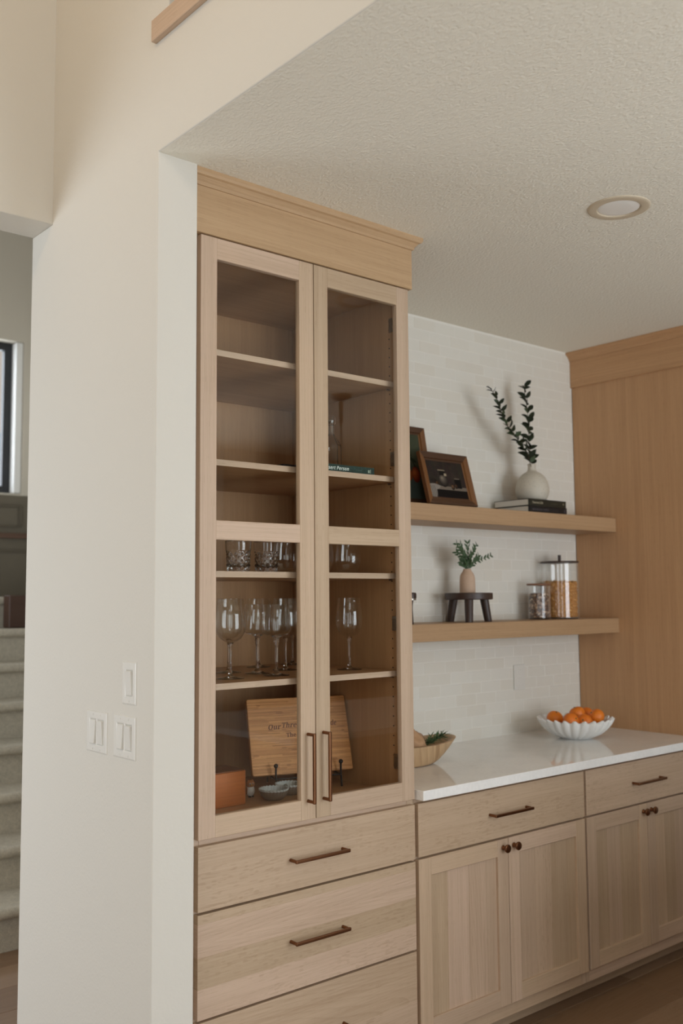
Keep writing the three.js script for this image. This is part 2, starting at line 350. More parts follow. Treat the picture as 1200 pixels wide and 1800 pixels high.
const knobGeo = lathe([[0.0001, 0], [0.009, 0], [0.0088, 0.002], [0.006, 0.008], [0.006, 0.012], [0.0125, 0.017], [0.0145, 0.019], [0.0148, 0.023], [0.0135, 0.0252], [0.0001, 0.0262]], 40).rotateX(Math.PI / 2);
const knob = (parent, x, y, z) => { const m = mesh('knob', parent, knobGeo, M.copper, [x, y, z]); m.userData.label = 'round copper knob'; return m; };
const FZ = -0.021;                                           // face of the face frame; doors and drawer fronts stand in front of it, to z = 0

// ------------------------------------------------------------------ tall display cabinet
const tall = thing('display_cabinet', 'tall pale oak cabinet with two glazed doors over deep drawers, reaching the ceiling', 'cabinet', [0.41, 0, -0.32]);
{
  const o = M.oak;
  box('side_panel', tall, [-0.034, 0.015, 0.07, 2.6, -0.64, -0.042], o[1]);
  box('side_panel', tall, [0.806, 0.838, 0.07, 2.6, -0.64, -0.042], M.inside);
  box('back_panel', tall, [0.015, 0.806, 0.88, 2.6, -0.64, -0.622], M.inside);
  box('top_panel', tall, [0.015, 0.806, 2.577, 2.6, -0.622, -0.042], M.inside, { g: 'x' });
  box('deck', tall, [0.015, 0.806, 0.885, 0.905, -0.622, -0.042], M.inside, { g: 'x' });
  box('lower_carcass', tall, [0.015, 0.806, 0.08, 0.884, -0.64, -0.05], o[3], { g: 'x' });
  box('toe_kick', tall, [-0.034, 0.838, 0, 0.072, -0.115, -0.097], o[3], { g: 'x' });
  // face frame
  box('face_frame_stile', tall, [-0.034, 0.014, 0.072, 2.6, -0.041, FZ], o[1]);
  box('face_frame_stile', tall, [0.808, 0.838, 0.072, 2.6, -0.041, FZ], o[0]);
  for (const [a, b] of [[0.865, 0.9], [2.572, 2.6], [0.684, 0.7], [0.4, 0.418], [0.072, 0.135]]) box('face_frame_rail', tall, [0.014, 0.808, a, b, -0.0408, FZ], o[2], { g: 'x' });
  for (const y of [2.274, 1.949, 1.624, 1.302]) box('shelf', tall, [0.017, 0.804, y - 0.018, y, -0.62, -0.046], M.inside, { g: 'x' });
  for (const y of [2.274, 1.949, 1.624, 1.302]) box('shelf_edge_band', tall, [0.017, 0.804, y - 0.018, y, -0.046, -0.045], M.oak[2], { g: 'x', c: 0.0002 });
  // frieze and crown
  box('frieze', tall, [-0.034, 0.843, 2.5935, 2.737, -0.64, 0.004], M.warmLitOak, { g: 'x' });
  const prof = [[0, 0], [0.004, 0], [0.006, 0.003], [0.007, 0.009], [0.017, 0.021], [0.024, 0.024], [0.026, 0.027], [0.0285, 0.031], [0.0285, 0.0415], [0, 0.0415]];
  const shape = new THREE.Shape(prof.map(([a, b]) => new THREE.Vector2(a, b)));
  const front = new THREE.ExtrudeGeometry(shape, { depth: 0.034 + 0.843 + 0.0285, bevelEnabled: false }); front.rotateY(-Math.PI / 2);      // outline x -> z, depth -> -x
  const fr = front.clone().translate(0.8715, 0, 0); { const p = fr.attributes.position; for (let i = 0; i < p.count; i++) if (p.getX(i) > 0.8) p.setX(i, 0.843 + p.getZ(i)); fr.computeVertexNormals(); }
  mesh('crown_moulding', tall, fr, M.warmLitOak, [0, 2.7312, 0.004]);
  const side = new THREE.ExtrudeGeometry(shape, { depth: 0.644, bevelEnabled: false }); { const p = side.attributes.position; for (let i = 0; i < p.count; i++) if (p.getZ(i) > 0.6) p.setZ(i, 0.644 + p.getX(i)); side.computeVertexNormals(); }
  mesh('crown_return', tall, side, M.warmLitOak, [0.843, 2.7312, -0.64]);
  // glazed doors
  for (const [a, b, hx, s] of [[0, 0.4115, 0.3825, 1], [0.4145, 0.826, 0.4425, -1]]) {
    const d = sub('door', tall, [(a + b) / 2, 0.886, -0.01]), sw = 0.0575, m = s > 0 ? [o[2], o[0]] : [o[3], o[1]];
    box('stile', d, [a, a + sw - 0.002, 0.8865, 2.59, -0.0205, 0], s > 0 ? o[2] : o[3]); box('stile', d, [b - sw + 0.002, b, 0.8865, 2.59, -0.0205, 0], s > 0 ? o[0] : o[1]);
    for (const [p, q] of [[0.8866, 0.946], [1.7115, 1.7665], [2.5275, 2.5899]]) box('rail', d, [a + sw - 0.003, b - sw + 0.003, p, q, -0.0203, -0.0003], m[p > 1 ? 0 : 1], { g: 'x' });
    for (const [p, q] of [[0.946, 1.7115], [1.7665, 2.5275]]) box('glass_pane', d, [a + sw - 0.006, b - sw + 0.006, p - 0.004, q + 0.004, -0.0135, -0.0105], M.pane, { c: 0 });
    barPull(d, hx, 1.0395, 0, 0.196, true);
    for (const y of [1.004, 1.457, 2.012, 2.475]) {
      const hxx = s > 0 ? 0.0175 : 0.8035, g = mergeGeometries([boxGeo([-0.0025, 0.0025, -0.024, 0.024, -0.018, 0.012], 0.001), boxGeo([-0.006, 0.006, -0.016, 0.016, -0.012, 0.022], 0.002), boxGeo([-0.008, 0.008, -0.021, -0.012, 0.002, 0.014], 0.002), boxGeo([-0.008, 0.008, 0.012, 0.021, 0.002, 0.014], 0.002)]);
      mesh('hinge', d, g, M.steel, [hxx - s * -0.004, y, -0.05]);
    }
  }
  // drawers
  const drawer = (y0, y1, strips, hy) => {
    const d = sub('drawer', tall, [0.412, y0, -0.01]);
    let t = y1; strips.forEach(([f, mat], i) => { const b = i === strips.length - 1 ? y0 : t - f * (y1 - y0); box('front_board', d, [0, 0.825, b, t, -0.0208, 0], mat, { g: 'x', c: 0.00035 }); t = b; });
    barPull(d, 0.415, hy, 0, 0.198, false);
  };
  drawer(0.6955, 0.869, [[1, M.fleck[1]]], 0.7815);
  drawer(0.4135, 0.6885, [[0.09, M.fleck[4]], [0.32, M.cathedral[2]], [0.3, M.fleck[3]], [0.29, M.fleck[2]]], 0.551);
  drawer(0.128, 0.4065, [[0.55, M.cathedral[1]], [0.45, M.fleck[0]]], 0.27);
  const pins = [];
  for (let y = 0.99; y < 2.5; y += 0.032) for (const z of [-0.075, -0.56]) pins.push(new THREE.CylinderGeometry(0.0024, 0.0024, 0.0012, 10).rotateZ(Math.PI / 2).translate(0.8057, y, z));
  const p = mesh('shelf_pin_sockets', tall, mergeGeometries(pins), M.iron); p.userData.kind = 'stuff';
  for (const y of [2.274, 1.949, 1.624, 1.302]) mesh('shelf_pin', tall, new THREE.CylinderGeometry(0.003, 0.003, 0.014, 12).rotateZ(Math.PI / 2), M.steel, [0.799, y - 0.0215, -0.075]);
}

// ------------------------------------------------------------------ base cabinets and worktop
function baseCabinet(label, x0, x1, a, b, split, tone) {
  const t = thing('base_cabinet', label, 'cabinet', [(x0 + x1) / 2, 0, -0.32], 'oak base cabinets under the white worktop');
  const o = M.oak;
  box('carcass', t, [x0, x1, 0.074, 0.8815, -0.64, -0.042], o[3], { g: 'x' });
  box('face_frame_stile', t, [x0, x0 + 0.02, 0.0725, 0.8815, -0.0415, FZ], o[1]); box('face_frame_stile', t, [x1 - 0.03, x1, 0.0725, 0.8815, -0.0415, FZ], o[1]);
  for (const [p, q] of [[0.0725, 0.13], [0.68, 0.708], [0.864, 0.8815]]) box('face_frame_rail', t, [x0 + 0.02, x1 - 0.03, p, q, -0.0412, FZ], o[tone], { g: 'x' });
  box('toe_kick', t, [x0, x1, 0, 0.074, -0.112, -0.095], o[3], { g: 'x' });
  const d = sub('drawer', t, [(a + b) / 2, 0.698, -0.01]);
  box('front_board', d, [a, b, 0.698, 0.8695, -0.0208, 0], M.fleck[tone === 0 ? 1 : 0], { g: 'x' });
  barPull(d, (a + b) / 2, 0.7835, 0, 0.198, false);
  for (const [p, q, kx] of [[a, split - 0.0015, split - 0.029], [split + 0.0015, b, split + 0.029]]) {
    const dr = sub('door', t, [(p + q) / 2, 0.124, -0.01]), sw = 0.057, tA = Math.floor(rr(0, 3.99)), tB = Math.floor(rr(0, 3.99));
    box('stile', dr, [p, p + sw, 0.124, 0.69, -0.0205, 0], o[tA]); box('stile', dr, [q - sw, q, 0.124, 0.69, -0.0205, 0], o[tB]);
    box('rail', dr, [p + sw - 0.001, q - sw + 0.001, 0.124, 0.1815, -0.0203, -0.0003], o[tB], { g: 'x' }); box('rail', dr, [p + sw - 0.001, q - sw + 0.001, 0.633, 0.69, -0.0203, -0.0003], o[tA], { g: 'x' });
    const first = p === a, mats = tone === 0 ? (first ? [M.oak[3], M.cathedral[4], M.cathedral[0], M.oak[1]] : [M.oak[1], M.fleck[0], M.cathedral[3], M.oak[3]]) : first ? [M.cathedral[3], M.oak[1], M.oak[3], M.cathedral[3]] : [M.oak[0], M.cathedral[3], M.oak[1], M.cathedral[3]];
    const cuts = [0, rr(0.24, 0.32), rr(0.52, 0.62), rr(0.8, 0.86), 1], pa = p + sw - 0.003, pw = q - sw + 0.003 - pa;
    for (let i = 0; i < 4; i++) box('panel_board', dr, [pa + pw * cuts[i], pa + pw * cuts[i + 1], 0.178, 0.637, -0.017, -0.0095], mats[i], { c: 0.0003 });
    knob(dr, kx, 0.661, 0);
  }
  return t;
}
baseCabinet('oak base cabinet with drawer and two panelled doors directly beside the tall glazed cabinet', 0.8395, 1.7445, 0.841, 1.7375, 1.2868, 0);
baseCabinet('oak base cabinet with drawer and two panelled doors beside the full-height oak end panel', 1.7455, 2.606, 1.7515, 2.575, 2.1615, 2);
{
  const g = new RoundedBoxGeometry(2.6055 - 0.839, 0.0325, 0.652 + 0.0225, 2, 0.0025);
  const p = g.attributes.position, u = g.attributes.uv; for (let i = 0; i < p.count; i++) u.setXY(i, p.getX(i), p.getZ(i) + p.getY(i));
  tag(mesh('worktop', null, g, M.quartz, [(2.6055 + 0.839) / 2, 0.898, (-0.643 + 0.0225) / 2]), 'white quartz worktop running along the tiled splashback', 'worktop');
}
// full-height cabinet at the end of the worktop
{
  const t = thing('pantry_cabinet', 'full-height oak cabinet side closing off the worktop, crown moulding at the ceiling', 'cabinet', [3.0, 0, -0.3]);
  box('side_panel', t, [2.607, 3.45, 0, 2.6, -0.642, 0.03], M.panelOak);
  box('frieze', t, [2.595, 3.46, 2.594, 2.737, -0.642, 0.042], M.panelOak, { g: 'z' });
  const shape = new THREE.Shape([[0, 0], [-0.004, 0], [-0.007, 0.009], [-0.018, 0.022], [-0.027, 0.027], [-0.031, 0.032], [-0.031, 0.0415], [0, 0.0415]].map(([a, b]) => new THREE.Vector2(a, b)));
  mesh('crown_moulding', t, new THREE.ExtrudeGeometry(shape, { depth: 0.7, bevelEnabled: false }), M.panelOak, [2.595, 2.7302, -0.642]);
}
// floating shelves
for (const [y0, y1, l] of [[1.849, 1.917, 'thick floating oak shelf nearer the ceiling, carrying framed pictures and books'], [1.368, 1.437, 'thick floating oak shelf nearer the worktop, carrying a stool and glass jars']]) {
  const s = thing('floating_shelf', l, 'shelf', [1.72, y0, -0.52], 'floating oak shelves');
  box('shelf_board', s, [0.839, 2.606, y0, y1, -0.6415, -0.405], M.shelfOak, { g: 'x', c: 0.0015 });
}

// ------------------------------------------------------------------ switches, outlet, downlight
function switchPlate(label, zc, yc, gangs) {
  const w = gangs === 2 ? 0.127 : 0.079, t = thing('light_switch', label, 'light switch', [WX0, yc, zc]);
  const p = new THREE.Shape(); const hw = w / 2, hh = 0.0585; p.moveTo(-hw, -hh); p.lineTo(hw, -hh); p.lineTo(hw, hh); p.lineTo(-hw, hh); p.closePath();
  const cs = gangs === 2 ? [-0.023, 0.023] : [0];
  for (const c of cs) { const h = new THREE.Path(); h.moveTo(c - 0.0168, -0.0335); h.lineTo(c + 0.0168, -0.0335); h.lineTo(c + 0.0168, 0.0335); h.lineTo(c - 0.0168, 0.0335); h.closePath(); p.holes.push(h); }
  const g = new THREE.ExtrudeGeometry(p, { depth: 0.0015, bevelEnabled: true, bevelSize: 0.005, bevelOffset: -0.005, bevelThickness: 0.005, bevelSegments: 3 });
  g.rotateY(-Math.PI / 2);
  mesh('cover_plate', t, g, M.plastic, [WX0 + 0.003, yc, zc]);
  cs.forEach((c, i) => {
    const m = mesh('rocker', t, chamferBox(0.006, 0.0655, 0.0322, 0.0008), M.plastic, [WX0 - 0.0035, yc, zc + c]); m.rotation.z = (gangs + i) % 2 ? 0.06 : -0.06;
    mesh('rocker_frame', t, boxGeo([-0.002, 0.001, -0.0335, 0.0335, -0.0168, 0.0168], 0), M.plastic, [WX0 - 0.0005, yc, zc + c]);
    for (const s of [-1, 1]) mesh('screw', t, new THREE.CylinderGeometry(0.0028, 0.0028, 0.0012, 14).rotateZ(Math.PI / 2), M.plastic, [WX0 - 0.0036, yc + s * 0.0484, zc + c]);
  });
}
switchPlate('white single rocker switch plate mounted above the two double plates', -0.09, 1.317, 1);
switchPlate('white double rocker switch plate directly below the single plate', -0.1145, 1.17, 2);
switchPlate('white double rocker switch plate nearer the stairs, none above it', -0.279, 1.168, 2);
{
  const t = thing('wall_outlet', 'white power outlet plate on the tiled splashback above the worktop', 'outlet', [2.141, 1.1705, -0.642]);
  mesh('cover_plate', t, new RoundedBoxGeometry(0.078, 0.115, 0.006, 2, 0.0025), M.plastic, [2.141, 1.1705, -0.6385]);
  for (const s of [-1, 1]) box('socket', t, [2.124, 2.158, 1.1705 + s * 0.02 - 0.014, 1.1705 + s * 0.02 + 0.014, -0.637, -0.6348], M.plastic, { c: 0.0008 });
}
{
  const t = thing('ceiling_downlight', 'round recessed ceiling light with tan trim ring, switched off', 'downlight', [1.162, CEIL, 0.617]);
  const ring = lathe([[0.0655, 0.001], [0.066, -0.0035], [0.07, -0.006], [0.09, -0.006], [0.0965, -0.003], [0.0975, 0.0], [0.096, 0.001]], 72);
  mesh('trim_ring', t, ring, std(lin(0.64, 0.54, 0.40), 0.5), [1.162, CEIL, 0.617]);
  mesh('lens', t, lathe([[0.0001, -0.0015], [0.04, -0.0012], [0.06, 0.0005], [0.0655, 0.003]], 64).toNonIndexed(), std(lin(0.93, 0.915, 0.87), 0.3), [1.162, CEIL - 0.004, 0.617]);
}
tag(box('bounce_rug', null, [-4.7, -0.35, 0.0008, 0.018, 0.7, 4.2], M.rug, { c: 0.004 }), 'large cream rug added on the unseen living room floor to bounce light upward', 'rug');  // unseen rug, added as a pale surface to bounce light upward
tag(box('bounce_runner', null, [0.2, 1.2, 0.0008, 0.014, 1.6, 4.25], M.rug, { c: 0.004 }), 'cream runner rug added beside the unseen island to bounce light to the ceiling', 'rug');  // unseen runner, added to bounce window light onto the ceiling
// kitchen things out of the frame that the cabinet glass mirrors, or added to throw light up to the ceiling
{
  const isl = thing('added_island', 'unseen kitchen island added for its white top to bounce light, under the dark pendant lamp', 'island', [2.5, 0, 1.75]);  // added to bounce light upward and shade the low cabinets
  box('island_body', isl, [1.35, 3.7, 0.08, 0.88, 1.3, 2.2], M.oak[1], { c: 0.003 }); box('toe_kick', isl, [1.4, 3.65, 0, 0.08, 1.35, 2.15], M.oak[3]); box('island_top', isl, [1.25, 3.8, 0.88, 0.912, 1.2, 2.3], M.quartz, { c: 0.003 });
  const pc = thing('backlit_wall_block', 'added dark block standing in for the backlit kitchen window wall', 'cabinet', [4.1, 0, 4.3]);  // added: its dark colour stands for the shade of the backlit wall
  box('shade_body', pc, [3.26, 5.0, 0, CEIL - 0.002, 4.3, FRONT - 0.002], M.darkWood, { c: 0.002 }); for (const [a, b] of [[3.27, 4.12], [4.13, 4.99]]) box('door', pc, [a, b, 0.1, 2.7, 4.278, 4.3], M.darkWood, { c: 0.002 });
  box('side_post', pc, [3.0, 3.255, 0, CEIL - 0.002, 4.3, FRONT - 0.002], M.oak[3], { c: 0.002 });
  const cur = thing('curtain', 'white curtain drawn aside at the kitchen window', 'curtain', [2.8, 0.03, 4.33]), cg = new THREE.PlaneGeometry(0.42, 2.6, 120, 1), cp = cg.attributes.position; for (let i = 0; i < cp.count; i++) cp.setZ(i, 0.022 * Math.sin(cp.getX(i) * 95)); cg.computeVertexNormals();
  mesh('cloth', cur, cg, new THREE.MeshPhysicalMaterial({ color: lin(0.86, 0.83, 0.77), roughness: 1, transmission: 0.55, thickness: 0 }), [2.77, 1.34, 4.35]);
  mesh('curtain_rod', cur, new THREE.CylinderGeometry(0.012, 0.012, 2.5, 14).rotateZ(Math.PI / 2), M.dark, [1.72, 2.66, 4.35]);
}
// globe lamp high in the living room: its warm light falls on the wall over the hall opening
{
  const P = [-1.9, 4.15, 0.75], t = thing('globe_lamp', 'warm glowing globe lamp hanging high in the living room', 'pendant lamp', P);
  mesh('globe', t, new THREE.SphereGeometry(0.16, 32, 24), std(lin(0.8, 0.7, 0.55), 0.5, { emissive: lin(1, 0.72, 0.42), emissiveIntensity: 1.2 }), P);
  mesh('rod', t, new THREE.CylinderGeometry(0.008, 0.008, TOP - P[1] - 0.15, 10), M.dark, [P[0], (TOP + P[1] + 0.15) / 2, P[2]]);
  const l = new THREE.PointLight(new THREE.Color(1, 0.66, 0.33), 2.6); l.position.set(0, 0, 0); l.shadow.radius = 8; l.castShadow = true; t.add(l);
}
// pendant lamp over the kitchen, seen mirrored in the cabinet glass
{
  const t = thing('pendant_lamp', 'dark bronze pendant lamp hanging from the kitchen ceiling, mirrored in the cabinet glass', 'pendant lamp', [2.344, CEIL, 2.12]);
  mesh('canopy', t, lathe([[0.0001, -0.03], [0.045, -0.028], [0.062, -0.012], [0.064, 0]], 40), M.dark, [2.344, CEIL, 2.12]);
  mesh('rod', t, new THREE.CylinderGeometry(0.006, 0.006, 0.72, 12), M.dark, [2.344, CEIL - 0.39, 2.12]);
  for (let i = 0; i < 4; i++) { const g = new THREE.TorusGeometry(0.013, 0.004, 8, 20); g.scale(1, 1.5, 1); if (i % 2) g.rotateY(Math.PI / 2); mesh('chain_link', t, g, M.dark, [2.344, CEIL - 0.06 - i * 0.034, 2.12]); }
  mesh('shade', t, lathe([[0.02, 0.14], [0.05, 0.12], [0.13, 0.05], [0.17, 0], [0.165, 0], [0.125, 0.046], [0.048, 0.112], [0.0001, 0.13]], 48), M.dark, [2.344, 1.9, 2.12]);
}

// ------------------------------------------------------------------ framed pictures on the upper shelf
function picture(name, label, xc, yb, zb, w, h, lean, fw, frameMat, innerMat, art) {
  const t = thing(name, label, 'picture', [xc, yb, zb]);
  t.rotation.x = -lean;
  const prof = [[0, 0], [fw, 0], [fw, 0.008], [fw * 0.78, 0.009], [fw * 0.7, 0.014], [fw * 0.3, 0.017], [fw * 0.12, 0.02], [0, 0.019]];
  const rail = (len) => { const s = new THREE.Shape(prof.map(([a, b]) => new THREE.Vector2(a, b))), g = new THREE.ExtrudeGeometry(s, { depth: len, bevelEnabled: false }); g.translate(0, 0, -len / 2);
    const p = g.attributes.position; for (let i = 0; i < p.count; i++) p.setZ(i, p.getZ(i) - Math.sign(p.getZ(i)) * p.getX(i)); g.computeVertexNormals(); return g; };   // mitred: x inward, y forward, z along
  const local = (n, g, m, x, y, z) => { const q = new THREE.Mesh(g, m); q.name = n; q.position.set(x, y, z); q.castShadow = q.receiveShadow = true; t.add(q); return q; };
  const M4 = (X, Y, Z) => new THREE.Matrix4().makeBasis(new THREE.Vector3(...X), new THREE.Vector3(...Y), new THREE.Vector3(...Z));
  local('frame_rail', rail(w).applyMatrix4(M4([0, 1, 0], [0, 0, 1], [1, 0, 0])), frameMat, 0, 0, 0);
  local('frame_rail', rail(w).applyMatrix4(M4([0, -1, 0], [0, 0, 1], [-1, 0, 0])), frameMat, 0, h, 0);
  local('frame_rail', rail(h).applyMatrix4(M4([1, 0, 0], [0, 0, 1], [0, -1, 0])), innerMat, -w / 2, h / 2, 0);
  local('frame_rail', rail(h).applyMatrix4(M4([-1, 0, 0], [0, 0, 1], [0, 1, 0])), innerMat, w / 2, h / 2, 0);
  local('canvas_print', new THREE.PlaneGeometry(w - 2 * fw + 0.004, h - 2 * fw + 0.004), new THREE.MeshPhysicalMaterial({ color: lin(0.62, 0.58, 0.54), roughness: 0.6, specularIntensity: 0.3, map: art }), 0, h / 2, 0.0075);
  local('backing_board', chamferBox(w - fw, h - fw, 0.006, 0.001), M.walnut, 0, h / 2, 0.0035);
}
const blob = (c, x, y, rx, ry, col, col2) => { const g = c.createRadialGradient(x - rx * 0.3, y - ry * 0.3, 1, x, y, Math.max(rx, ry)); g.addColorStop(0, col); g.addColorStop(1, col2); c.fillStyle = g; c.beginPath(); c.ellipse(x, y, rx, ry, 0, 0, 7); c.fill(); };
const artJars = canvasTexture(512, 384, (c, w, h) => {
  c.fillStyle = '#2e2724'; c.fillRect(0, 0, w, h);
  for (let i = 0; i < 500; i++) { c.fillStyle = `rgba(${60 + rnd() * 30},${52 + rnd() * 25},${48 + rnd() * 20},0.08)`; c.beginPath(); c.ellipse(rnd() * w, rnd() * h * 0.75, 30 + rnd() * 40, 10 + rnd() * 20, rnd() * 3, 0, 7); c.fill(); }
  c.fillStyle = '#8d8377'; c.beginPath(); c.moveTo(80, 262); c.lineTo(w, 262); c.lineTo(w, 300); c.lineTo(70, 296); c.fill();
  c.fillStyle = '#171211'; c.fillRect(0, 298, w, h);
  blob(c, 206, 196, 64, 74, '#a59a8a', '#1c1715'); c.fillStyle = '#201a18'; c.fillRect(166, 100, 74, 50); c.fillStyle = '#b3a68e'; c.fillRect(150, 92, 96, 10); c.fillStyle = '#c9bca2'; c.fillRect(226, 128, 34, 26);
  blob(c, 108, 236, 26, 30, '#7d5a3a', '#1e1613'); blob(c, 70, 210, 34, 20, '#3a302b', '#241d1a');
  c.fillStyle = '#120e0d'; c.fillRect(356, 178, 88, 96); c.fillStyle = '#9b8f7f'; c.fillRect(360, 170, 70, 8);
  blob(c, 318, 262, 25, 32, '#a07a58', '#1a1311'); blob(c, 366, 252, 22, 28, '#6f5138', '#1a1311');
  c.fillStyle = '#a7a199'; c.beginPath(); c.moveTo(0, 250); c.quadraticCurveTo(70, 230, 150, 262); c.quadraticCurveTo(120, 300, 86, 300); c.quadraticCurveTo(90, 350, 70, 380); c.lineTo(8, 380); c.fill();
  c.strokeStyle = '#5f5a54'; c.lineWidth = 6; for (const x of [20, 44, 66]) { c.beginPath(); c.moveTo(x - 10, 262); c.quadraticCurveTo(x + 14, 310, x, 376); c.stroke(); }
});
const artFruit = canvasTexture(384, 512, (c, w, h) => {
  c.fillStyle = '#4f5744'; c.fillRect(0, 0, w, h);
  for (let i = 0; i < 400; i++) { c.fillStyle = `rgba(${70 + rnd() * 30},${78 + rnd() * 25},${55 + rnd() * 20},0.1)`; c.fillRect(rnd() * w, rnd() * h * 0.7, 60, 4); }
  c.fillStyle = '#5d6c66'; c.fillRect(0, 340, w, h);
  blob(c, 300, 318, 44, 62, '#d9793a', '#8a2f17'); blob(c, 210, 322, 52, 52, '#e0a35a', '#9b4a1c'); blob(c, 118, 316, 50, 58, '#d2703a', '#7c2b16');
  c.strokeStyle = '#26321f'; c.lineWidth = 12; c.beginPath(); c.moveTo(300, 262); c.quadraticCurveTo(280, 190, 210, 180); c.stroke();
  for (const [x, y, a] of [[280, 205, 0.4], [235, 180, -0.3], [200, 210, 1.1]]) { c.fillStyle = '#2b3a24'; c.beginPath(); c.ellipse(x, y, 42, 14, a, 0, 7); c.fill(); }
});
const frameA = std(lin(0.075, 0.03, 0.011), 0.4, { map: oakRift }), frameB = std(lin(0.19, 0.078, 0.024), 0.36, { map: oakRift });
picture('framed_picture', 'small gilt brown frame with a dark still life of jars, leaning in front', 1.4975, 1.918, -0.445, 0.286, 0.229, 0.268, 0.034, frameA, frameB, artJars);
picture('framed_picture', 'taller brown frame with oranges on green, leaning behind the small dark picture', 1.352, 1.918, -0.545, 0.262, 0.346, 0.17, 0.032, frameA, frameB, artFruit);

// ------------------------------------------------------------------ books
function book(name, label, [x0, x1, y0, y1, z0, z1], coverMat, spineTex, group) {
  const t = thing(name, label, 'book', [(x0 + x1) / 2, y0, (z0 + z1) / 2], group), k = 0.0022;
  box('cover_board', t, [x0, x1, y0, y0 + k, z0, z1], coverMat, { c: 0.0005 }); box('cover_board', t, [x0, x1, y1 - k, y1, z0, z1], coverMat, { c: 0.0005 });
  const pages = canvasPages(); box('page_block', t, [x0 + 0.003, x1 - 0.003, y0 + k, y1 - k, z0 + 0.003, z1 - 0.003], pages, { c: 0, g: 'y' });
  const g = new THREE.BoxGeometry(x1 - x0, y1 - y0, 0.003);
  mesh('spine', t, g, spineTex ? [coverMat, coverMat, coverMat, coverMat, std(lin(1, 1, 1), 0.45, { map: spineTex }), coverMat] : coverMat, [(x0 + x1) / 2, (y0 + y1) / 2, z1 + 0.0005]);
}
let pageMat; function canvasPages() { return pageMat ??= std(lin(0.78, 0.74, 0.66), 0.9, { bumpMap: dataTexture(16, 256, (u, v) => vnoise(0.5, v * 128, 1, 128, 111), false), bumpScale: 0.0002 }); }
const blackCover = std(lin(0.012, 0.013, 0.009), 0.5), oliveCover = std(lin(0.022, 0.024, 0.012), 0.5);
const spineOlive = canvasTexture(1024, 116, (c, w, h) => { c.fillStyle = '#211f13'; c.fillRect(0, 0, w, h); c.fillStyle = '#b8ad93'; c.font = 'bold 50px serif'; c.fillText('Tuscan Life', 95, 76); c.fillStyle = '#5b5a3c'; c.font = '34px serif'; c.fillText('A Cookbook', 600, 70); c.fillStyle = '#8a8468'; c.beginPath(); c.arc(950, 56, 17, 0, 7); c.fill(); });
const spineBlack = canvasTexture(1024, 116, (c, w, h) => { c.fillStyle = '#0e0c0d'; c.fillRect(0, 0, w, h); c.fillStyle = '#77707a'; c.font = '40px serif'; c.fillText('M A G N O L I A   T A B L E', 100, 76, 430); c.fillStyle = '#3d3336'; c.font = '30px serif'; c.fillText('VOLUME 2', 640, 74); c.fillStyle = '#5a5660'; c.fillRect(958, 30, 16, 56); });
book('book', 'thick black book with pale lettering, lowest of two under the round vase', [1.968, 2.242, 1.9175, 1.9465, -0.619, -0.423], blackCover, spineBlack);
book('book', 'thick dark olive book lying directly under the round vase', [1.966, 2.234, 1.9468, 1.9772, -0.62, -0.421], oliveCover, spineOlive);
const spineGreen = canvasTexture(1024, 92, (c, w, h) => {
  c.fillStyle = '#0c2c24'; c.fillRect(0, 0, w, h);
  for (let i = 0; i < 700; i++) { c.fillStyle = ['rgba(38,84,70,0.35)', 'rgba(5,20,16,0.4)', 'rgba(80,120,100,0.22)'][i % 3]; c.beginPath(); c.ellipse(rnd() * w, rnd() * h, 3 + rnd() * 16, 1 + rnd() * 5, rnd() * 3, 0, 7); c.fill(); }
  c.fillStyle = '#dfe6df'; c.font = 'italic bold 62px sans-serif'; c.fillText('Dessert Person', 140, 66, 470);
  c.fillStyle = '#a9b7a4'; c.fillRect(918, 34, 26, 36); c.fillRect(956, 24, 8, 50); c.fillStyle = '#54685c'; c.font = '26px sans-serif'; c.fillText('cookbook', 700, 54);
});
book('book', 'green marbled book with white lettering on its spine, inside the glazed cabinet', [0.452, 0.7145, 1.9495, 1.9735, -0.255, -0.06], std(lin(0.012, 0.05, 0.04), 0.45), spineGreen);
{
  const t = thing('tablet_folder', 'thin black folder lying on the same cabinet shelf as the green book', 'folder', [0.39, 1.9495, -0.2]);
  box('cover_board', t, [0.338, 0.44, 1.9492, 1.9515, -0.28, -0.06], M.dark, { c: 0.0006 }); box('cover_board', t, [0.338, 0.44, 1.9555, 1.9578, -0.28, -0.06], M.dark, { c: 0.0006 });
  box('page_block', t, [0.34, 0.438, 1.9515, 1.9555, -0.278, -0.062], M.dark, { c: 0 });
}

